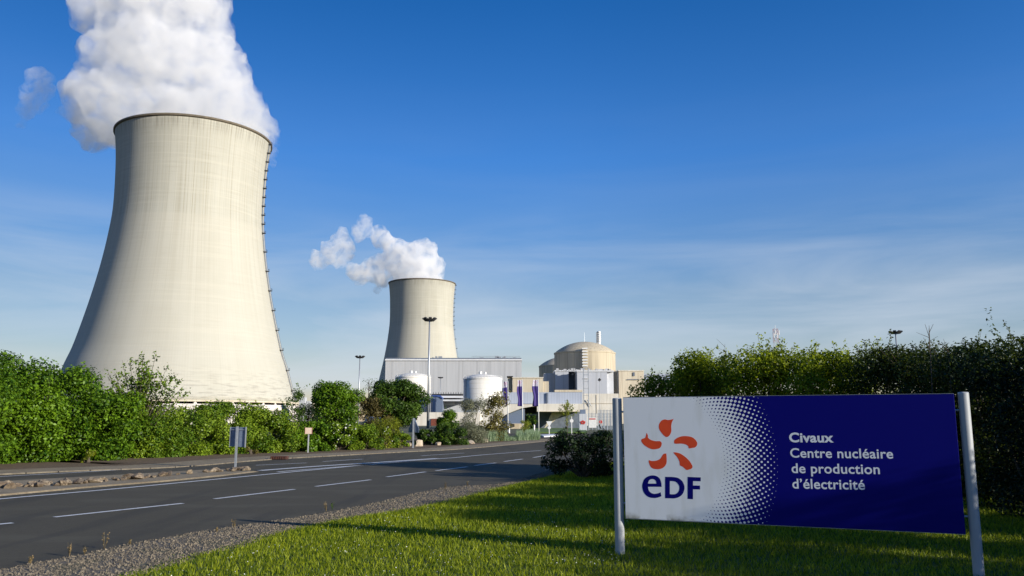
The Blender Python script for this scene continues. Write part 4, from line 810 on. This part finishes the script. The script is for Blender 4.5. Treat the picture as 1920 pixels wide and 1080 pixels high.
m_.prism([(at(764.5, 810, Y).x, Y + .35, zb), (at(785.5, 810, Y).x, Y - .15, zb), (at(785.5, 810, Y).x, Y - .15, zb + .25), (c0 + .05, Y + .07, zt), (c0 - .05, Y + .1, zt), (at(764.5, 810, Y).x, Y + .35, zb + .2)], (.01, .03, 0)); fixn(m_.build('board', M['signback'], t))
q = G(1030, 815.8); Y = q.y; X = q.x; t = empty('yield_sign', (X, Y, 0), 'white give way sign pointing down at the roundabout entry', 'road sign'); a = MB(); a.box(X - .05, X + .05, Y, Y + .1, 0, at(1030, 790, Y).z); a.build('post', M['white'], t)
zt = at(1030, 790, Y).z; a = MB(); a.prism([(X - .38, Y - .02, zt), (X + .38, Y - .02, zt), (X + .06, Y - .02, zt - .6), (X - .06, Y - .02, zt - .6)], (0, -.03, 0)); fixn(a.build('triangle_board', M['white'], t)); a = MB(); a.prism(ngon(X, zt - .78, Y - .02, .2, 16), (0, -.03, 0)); fixn(a.build('round_board', M['white'], t))
q = G(1072, 815); Y = 108; X = at(1072, 800, Y).x; t = empty('round_sign', (X, Y, 0), 'small round white sign right of the young tree', 'road sign'); a = MB(); a.box(X - .05, X + .05, Y, Y + .1, 0, at(1072, 780, Y).z); a.build('post', M['white'], t); zt = at(1072, 789, Y).z; a = MB(); a.prism(ngon(X, zt, Y - .02, .24, 18), (0, -.03, 0)); fixn(a.build('board', M['white'], t))
for px, lb in ((1001.5, 'short white bollard beside the rightmost flag pole'), (954.5, 'short white bollard among the reeds under the left flag')):
    Y = 118; X = at(px, 800, Y).x; a = MB(); a.tube((X, Y, 0), (X, Y, 1.15), .13, .13, 12); a.tube((X, Y, 1.15), (X, Y, 1.25), .13, .06, 12); tag(a.build('bollard', M['white'], loc=(X, Y, 0)), lb, 'bollard', 'white bollards')
# ------------------------------------------------------------------ the big sign
PL = at(1156, 748, 11.0); az = R(113); U = Vector((math.sin(az), math.cos(az), 0)); NRM = Vector((U.y, -U.x, 0))       # NRM faces the camera
if NRM.y > 0: NRM = -NRM
O = Vector((PL.x, PL.y, 0))
def S(px, py):                                  # photo point -> (s, z) on the panel face
    r_ = ray(px, py); C0 = Vector((0, 0, EYE)); t_ = (O - C0).dot(NRM) / r_.dot(NRM); p_ = C0 + r_ * t_; return (p_ - O).dot(U), p_.z
def W3(s, z, d=0.0): return O + U * s + Vector((0, 0, z)) + NRM * d
s0, zt0 = S(1168, 745); _, zb0 = S(1170, 973); s1, zt1 = S(1787, 739); s1b, zb1 = S(1812, 1000); s1 = (s1 + s1b) / 2; zT = (zt0 + zt1) / 2; zB = (zb0 + zb1) / 2
print('SIGN', s0, s1, zt0, zt1, zb0, zb1)
sign = empty('information_sign', tuple(O), 'large white and dark blue information sign on two round posts on the lawn', 'sign')
TH = .10
def halftone():
    m = bpy.data.materials.new('panel_print'); m.use_nodes = True; n = m.node_tree.nodes; l = m.node_tree.links; b = n['Principled BSDF']; b.inputs['Roughness'].default_value = .5; b.inputs['Specular IOR Level'].default_value = .12
    t = n.new('ShaderNodeTexCoord'); s = n.new('ShaderNodeSeparateXYZ'); l.new(t.outputs['Object'], s.inputs[0])
    def ma(op, a, b_=None):
        q = n.new('ShaderNodeMath'); q.operation = op
        for i, v in enumerate((a, b_)):
            if v is None: continue
            if isinstance(v, (int, float)): q.inputs[i].default_value = v
            else: l.new(v, q.inputs[i])
        return q.outputs[0]
    al = ma('ADD', ma('MULTIPLY', s.outputs[0], U.x), ma('MULTIPLY', s.outputs[1], U.y)); cs, cz = S(1206, 862); dx = ma('SUBTRACT', al, cs); dz = ma('SUBTRACT', s.outputs[2], cz)
    r_ = ma('SQRT', ma('ADD', ma('MULTIPLY', dx, dx), ma('MULTIPLY', dz, dz))); th = ma('ARCTAN2', dz, dx); r0 = S(1352, 862)[0] - cs; r1 = S(1459, 862)[0] - cs
    k = 1 / .074; c_ = ma('MULTIPLY', ma('COSINE', ma('MULTIPLY', r_, 2 * math.pi * k)), ma('COSINE', ma('MULTIPLY', th, 136.0)))
    th_ = n.new('ShaderNodeMapRange'); l.new(r_, th_.inputs[0]); th_.inputs[1].default_value = r0; th_.inputs[2].default_value = r1; th_.inputs[3].default_value = -1.0; th_.inputs[4].default_value = 1.0
    wh = ma('GREATER_THAN', c_, th_.outputs[0]); x = n.new('ShaderNodeMixRGB'); l.new(wh, x.inputs[0]); x.inputs[1].default_value = (.0012, .0012, .150, 1)
    nz_ = n.new('ShaderNodeTexNoise'); nz_.inputs['Scale'].default_value = 2.5; nz_.inputs['Detail'].default_value = 7; mpp = n.new('ShaderNodeMapping'); mpp.inputs['Scale'].default_value = (3, 3, .6); l.new(t.outputs['Object'], mpp.inputs[0]); l.new(mpp.outputs[0], nz_.inputs['Vector'])
    rp = n.new('ShaderNodeValToRGB'); rp.color_ramp.elements[0].position = .5; rp.color_ramp.elements[0].color = (.80, .82, .84, 1); rp.color_ramp.elements[1].position = .80; rp.color_ramp.elements[1].color = (.69, .70, .68, 1); l.new(nz_.outputs[0], rp.inputs[0])
    # dirt wiped along the lower edge
    lo = n.new('ShaderNodeMapRange'); l.new(s.outputs[2], lo.inputs[0]); lo.inputs[1].default_value = zB + .09; lo.inputs[2].default_value = zB; lo.inputs[3].default_value = 0; lo.inputs[4].default_value = .9
    n2 = n.new('ShaderNodeTexNoise'); n2.inputs['Scale'].default_value = 5; n2.inputs['Detail'].default_value = 5; l.new(t.outputs['Object'], n2.inputs['Vector']); g_ = n.new('ShaderNodeMapRange'); l.new(n2.outputs[0], g_.inputs[0]); g_.inputs[1].default_value = .45; g_.inputs[2].default_value = .6
    dm = ma('MULTIPLY', lo.outputs[0], g_.outputs[0]); y = n.new('ShaderNodeMixRGB'); l.new(dm, y.inputs[0]); l.new(rp.outputs[0], y.inputs[1]); y.inputs[2].default_value = (.26, .25, .19, 1)
    l.new(y.outputs[0], x.inputs[2]); l.new(x.outputs[0], b.inputs['Base Color']); return m
def zt_at(s): return zt0 + (zt1 - zt0) * (s - s0) / (s1 - s0)
pn = MB(); pn.prism([W3(s0, zB), W3(s1, zB), W3(s1, zT), W3(s0, zT)], -NRM * TH); panel = fixn(pn.build('panel', halftone(), sign))
bev = panel.modifiers.new('bevel', 'BEVEL'); bev.width = .004; bev.segments = 2
edge = MB()
for z_, z__ in ((zT + .0015, zT + .005), (zB - .005, zB - .0015)): edge.prism([W3(s0, z_, .002), W3(s1, z_, .002), W3(s1, z__, .002), W3(s0, z__, .002)], -NRM * (TH + .004))
fixn(edge.build('edge_trim', M['metalgrey'], sign))
sl_, _ = S(1156.5, 860); sr_, _ = S(1821, 900)
for k, (s, r_, zt_) in enumerate(((sl_ - .0, .062, S(1154, 748)[1]), (sr_, .058, S(1806, 737)[1]))):
    a = MB(); c0 = W3(s, 0, -.065 if k == 0 else -.05); a.tube((c0.x, c0.y, 0), (c0.x, c0.y, zt_), r_, r_, 28, False); a.lathe([(r_, zt_), (r_ * .9, zt_ + .012), (.002, zt_ + .016)], (c0.x, c0.y), 28); po = a.build('post', M['postpaint'], sign, True)
    br = MB(); ss = s0 if k == 0 else s1
    for zf in (.12, .88): z_ = zB + (zT - zB) * zf; br.tube(W3(s, z_, -.05), W3(ss + (.05 if k == 0 else -.05), z_, -.045), .012, .012, 8)
    br.build('bracket', M['metalgrey'], sign)
# logo petals traced on the panel
def flat(pts, name, m, d=.0007, th=.0005):
    P = smooth_curve([(*S(*p), 0) for p in pts + [pts[0]]], 5)[:-1]; mb = MB(); n = len(P); c0 = [W3(p.x, p.y, d) for p in P]
    import bmesh
    b = bmesh.new(); vs = [b.verts.new(v - O) for v in c0]; f_ = b.faces.new(vs); r_ = bmesh.ops.extrude_face_region(b, geom=[f_]); 
    for v in r_['geom']:
        if isinstance(v, bmesh.types.BMVert): v.co -= NRM * th
    bmesh.ops.recalc_face_normals(b, faces=b.faces); bmesh.ops.triangulate(b, faces=b.faces); me = bpy.data.meshes.new(name); b.to_mesh(me); b.free(); me.materials.append(m); o = bpy.data.objects.new(name, me); sc.collection.objects.link(o); o.parent = sign; return o
Z6 = lambda L_: [(1120 + x / 3.176, 720 + y / 3.176) for x, y in L_]
for pts in ([(455, 207), (449, 218), (443, 232), (440, 255), (441, 280), (433, 302), (418, 315), (403, 312), (385, 294), (369, 270), (367, 243), (379, 222), (398, 211), (420, 214), (438, 212)],
            [(457, 345), (460, 333), (478, 320), (505, 311), (540, 311), (570, 320), (590, 340), (595, 360), (583, 377), (565, 381), (545, 383), (541, 370), (525, 360), (500, 355), (475, 356), (459, 354)],
            [(452, 408), (466, 407), (495, 415), (525, 435), (550, 460), (566, 488), (563, 502), (545, 510), (530, 511), (510, 494), (492, 484), (489, 462), (476, 437), (460, 418)],
            [(411, 414), (413, 440), (412, 470), (400, 492), (378, 505), (350, 507), (325, 500), (312, 482), (306, 455), (325, 458), (352, 456), (374, 445), (387, 425), (398, 415)],
            [(293, 290), (301, 305), (303, 320), (320, 333), (345, 340), (370, 340), (382, 348), (382, 365), (372, 381), (350, 388), (325, 388), (300, 378), (275, 360), (262, 340), (265, 328), (284, 320), (290, 306)]):
    flat(Z6(pts), 'logo_petal', M['orange'])
def to_panel(ob_data, fn, name, m):
    ob = bpy.data.objects.new('tmp', ob_data); sc.collection.objects.link(ob); bpy.context.view_layer.update()
    me = bpy.data.meshes.new_from_object(ob.evaluated_get(bpy.context.evaluated_depsgraph_get())); bpy.data.objects.remove(ob)
    V = [v.co.copy() for v in me.vertices]; fn2 = fn(V)
    for v, c in zip(me.vertices, V): s_, z_ = fn2(c); v.co = W3(s_, z_, .0006 + (.0004 if c.z > 0 else -.0002)) - O
    me.materials.clear(); me.materials.append(m); me.name = name; o = bpy.data.objects.new(name, me); sc.collection.objects.link(o); o.parent = sign; return fixn(o)
def text(body, px, yb0, pxe, yb1, ink, bold):
    """lettering laid on the panel: ends, baseline rows and ink height measured"""
    cu = bpy.data.curves.new('lettering', 'FONT'); cu.body = body; cu.size = 1; cu.offset = bold; cu.extrude = .01; cu.resolution_u = 5; cu.space_character = 1.04
    def fn(V):
        x0 = min(v.x for v in V); x1 = max(v.x for v in V); yt = max(v.y for v in V); sA, zA = S(px, yb0); sB, zB_ = S(pxe, yb1); h = S(px, yb0 - ink)[1] - zA
        return lambda c: (sA + (c.x - x0) / (x1 - x0) * (sB - sA), zA + (zB_ - zA) * (c.x - x0) / (x1 - x0) + c.y / yt * h)
    return to_panel(cu, fn, 'lettering', M['letter'])
text('Civaux', 1480, 828.5, 1563, 829, 17.6, .030)
text('Centre nucléaire', 1482, 857.5, 1675, 859.5, 17.4, .016)
text('de production', 1484.5, 886.5, 1650, 888.7, 17.8, .016)
text('d’électricité', 1486, 915.5, 1622, 918, 18.4, .016)
def glyph(loops, m):
    cu = bpy.data.curves.new('logo_letter', 'CURVE'); cu.dimensions = '2D'; cu.fill_mode = 'BOTH'; cu.extrude = .01
    for lp in loops:
        sp_ = cu.splines.new('POLY'); sp_.points.add(len(lp) - 1); sp_.use_cyclic_u = True
        for q, (a, b_) in zip(sp_.points, lp): q.co = (a, -b_, 0, 1)
    return to_panel(cu, lambda V: (lambda c: S(c.x, -c.y)), 'logo_letter', m)
def ov(L_, k=5): return [(p.x, p.y) for p in smooth_curve([(a, b_, 0) for a, b_ in Z6(L_)], k)]
glyph([ov([(302, 612), (306, 632), (317, 646), (337, 654), (360, 651), (377, 645)]) + ov([(382, 668), (362, 676), (335, 679), (304, 672), (281, 652), (269, 622), (269, 596), (280, 567), (300, 551), (326, 544), (352, 548), (371, 563), (381, 588), (383, 612)]),
       ov([(302, 593), (306, 578), (315, 569), (329, 566), (342, 570), (350, 580), (352, 593)])], M['navy'])
glyph([Z6([(404, 553), (440, 553)]) + ov([(455, 554), (482, 560), (505, 578), (518, 605), (518, 630), (507, 656), (487, 673), (460, 681), (440, 681)]) + Z6([(404, 680)]),
       Z6([(432, 578)]) + ov([(448, 578), (468, 583), (484, 600), (489, 620), (483, 641), (468, 654), (448, 657)]) + Z6([(432, 656)])], M['navy'])
glyph([Z6([(538, 553), (616, 556), (616, 579), (570, 578), (570, 604), (612, 605), (612, 628), (570, 627), (570, 686), (538, 684)])], M['navy'])
# ------------------------------------------------------------------ steam
def steam(name, label, blobs, Y, dens, vox, amp, seed, kind=None, ysc=1.0, alb=.955, ani=0.0):
    import bmesh
    b = bmesh.new(); r_ = random.Random(seed)
    for (px, py, rp, dy) in blobs:
        c0 = at(px, py, Y + dy); r = rp / F_PX * (Y + dy) * .98; g_ = bmesh.ops.create_icosphere(b, subdivisions=3, radius=r)
        for v in g_['verts']: v.co = Vector((v.co.x, v.co.y * ysc, v.co.z)) + c0
    me = bpy.data.meshes.new('t'); b.to_mesh(me); b.free(); ob = bpy.data.objects.new('t', me); sc.collection.objects.link(ob); rm = ob.modifiers.new('r', 'REMESH'); rm.mode = 'VOXEL'; rm.voxel_size = vox; rm.adaptivity = 0
    sm = ob.modifiers.new('s', 'SMOOTH'); sm.iterations = 6; sm.factor = .6; bpy.context.view_layer.update()
    m2 = bpy.data.meshes.new_from_object(ob.evaluated_get(bpy.context.evaluated_depsgraph_get())); bpy.data.objects.remove(ob); V = np.empty(len(m2.vertices) * 3); m2.vertices.foreach_get('co', V); V = V.reshape(-1, 3)
    Nn = np.array([v.normal[:] for v in m2.vertices]); off = Vector((seed * 13.7, 0, 0)); D = np.zeros(len(V))
    for i, v in enumerate(V):
        p_ = Vector(v) / amp + off; q = .55 * (1 - 2 * abs(mn.noise(p_ * .30))) + .42 * (1 - 2.2 * abs(mn.noise(p_ * .75))) + .26 * (1 - 2.2 * abs(mn.noise(p_ * 1.9))) + .16 * (1 - 2.2 * abs(mn.noise(p_ * 4.1))); D[i] = q * amp * .85 - .25 * amp
    V = V + Nn * D[:, None]; c0 = V.mean(0); V = V - c0; m2.vertices.foreach_set('co', V.ravel()); m2.update()
    ob = bpy.data.objects.new('t', m2); sc.collection.objects.link(ob); rm = ob.modifiers.new('r', 'REMESH'); rm.mode = 'VOXEL'; rm.voxel_size = vox * .8; rm.adaptivity = 0; bpy.context.view_layer.update()
    m2 = bpy.data.meshes.new_from_object(ob.evaluated_get(bpy.context.evaluated_depsgraph_get())); bpy.data.objects.remove(ob); m2.name = name
    ma_ = bpy.data.materials.new(name + '_volume'); ma_.use_nodes = True; n = ma_.node_tree.nodes; l = ma_.node_tree.links; n.remove(n['Principled BSDF']); vp = n.new('ShaderNodeVolumePrincipled')
    vp.inputs['Color'].default_value = (alb, alb, alb, 1); vp.inputs['Anisotropy'].default_value = ani
    tcn = n.new('ShaderNodeTexCoord'); nzn = n.new('ShaderNodeTexNoise'); nzn.inputs['Scale'].default_value = 1.0 / amp; nzn.inputs['Detail'].default_value = 4; nzn.inputs['Roughness'].default_value = .62; nzn.inputs['Distortion'].default_value = .6
    mrn = n.new('ShaderNodeMapRange'); mrn.inputs[1].default_value = .40; mrn.inputs[2].default_value = .62; mrn.inputs[3].default_value = dens * .03; mrn.inputs[4].default_value = dens * 2.2
    l.new(tcn.outputs['Object'], nzn.inputs['Vector']); l.new(nzn.outputs[0], mrn.inputs[0]); l.new(mrn.outputs[0], vp.inputs['Density'])
    l.new(vp.outputs[0], n['Material Output'].inputs['Volume'])
    m2.materials.clear(); m2.materials.append(ma_); o = bpy.data.objects.new(name, m2); sc.collection.objects.link(o); o.location = tuple(c0); return tag(o, label, 'steam', kind=kind)
big = [(290, 235, 66, 0), (360, 250, 78, 0), (430, 250, 68, 0), (330, 215, 80, 10), (456, 240, 36, 10), (478, 264, 18, 20), (250, 200, 80, 10), (190, 200, 58, 20), (172, 178, 28, 20), (178, 222, 30, 30), (185, 250, 26, 40), (225, 130, 66, 20), (300, 130, 90, 20), (380, 150, 80, 20),
       (424, 200, 50, 15), (270, 50, 85, 30), (350, 55, 78, 30), (405, 100, 36, 25), (195, 20, 42, 30), (320, -50, 95, 40), (230, -70, 75, 40), (390, 20, 30, 30), (270, -150, 110, 50), (230, -260, 120, 60)]
steam('steam_plume', 'huge white steam plume billowing out of the big left cooling tower', big, 545, .038, 2.0, 15, 3)
steam('steam_wisp', 'thin translucent steam curling behind the right edge of the big tower rim', [(500, 262, 13, 25), (507, 285, 11, 25), (510, 305, 8, 25)], 560, .02, 1.2, 6, 14, alb=.98)
steam('steam_wisp', 'thin grey wisp of steam drifting left of the big plume', [(70, 152, 19, 0), (54, 170, 18, 0), (82, 170, 16, 0), (62, 194, 16, 0), (50, 214, 13, 0), (40, 234, 11, 0)], 600, .021, 1.4, 9, 5, alb=.99, ani=-.35)
steam('steam_plume', 'small white steam plume rising and drifting left from the distant cooling tower', [(784, 522, 40, 0), (808, 500, 22, 0), (798, 480, 24, 0), (770, 490, 30, 0), (745, 475, 22, 0), (722, 455, 17, 0), (712, 440, 13, 0), (745, 500, 24, 0), (715, 492, 17, 0), (695, 497, 13, 0), (678, 512, 14, 0), (664, 508, 10, 0), (700, 515, 11, 0), (720, 520, 18, 0)], 1062, .05, 2.0, 12, 8, alb=.98, ani=-.1)
steam('steam_puff', 'larger loose steam puff left of the small plume', [(640, 450, 18, 0), (620, 468, 20, 0), (650, 470, 18, 0), (602, 485, 14, 0), (635, 480, 15, 0), (592, 492, 8, 0)], 1080, .026, 1.8, 11, 9, alb=.99, ani=-.3)
steam('steam_puff', 'upper right steam puff left of the small plume', [(685, 418, 15, 0), (675, 432, 15, 0), (690, 430, 12, 0), (672, 445, 9, 0)], 1080, .022, 1.8, 10, 10, alb=.99, ani=-.3)
steam('steam_puff', 'tiny steam puff below the small plume near the tower rim', [(706, 543, 7, 0), (708, 538, 4, 0)], 1080, .03, 1.2, 4, 11)
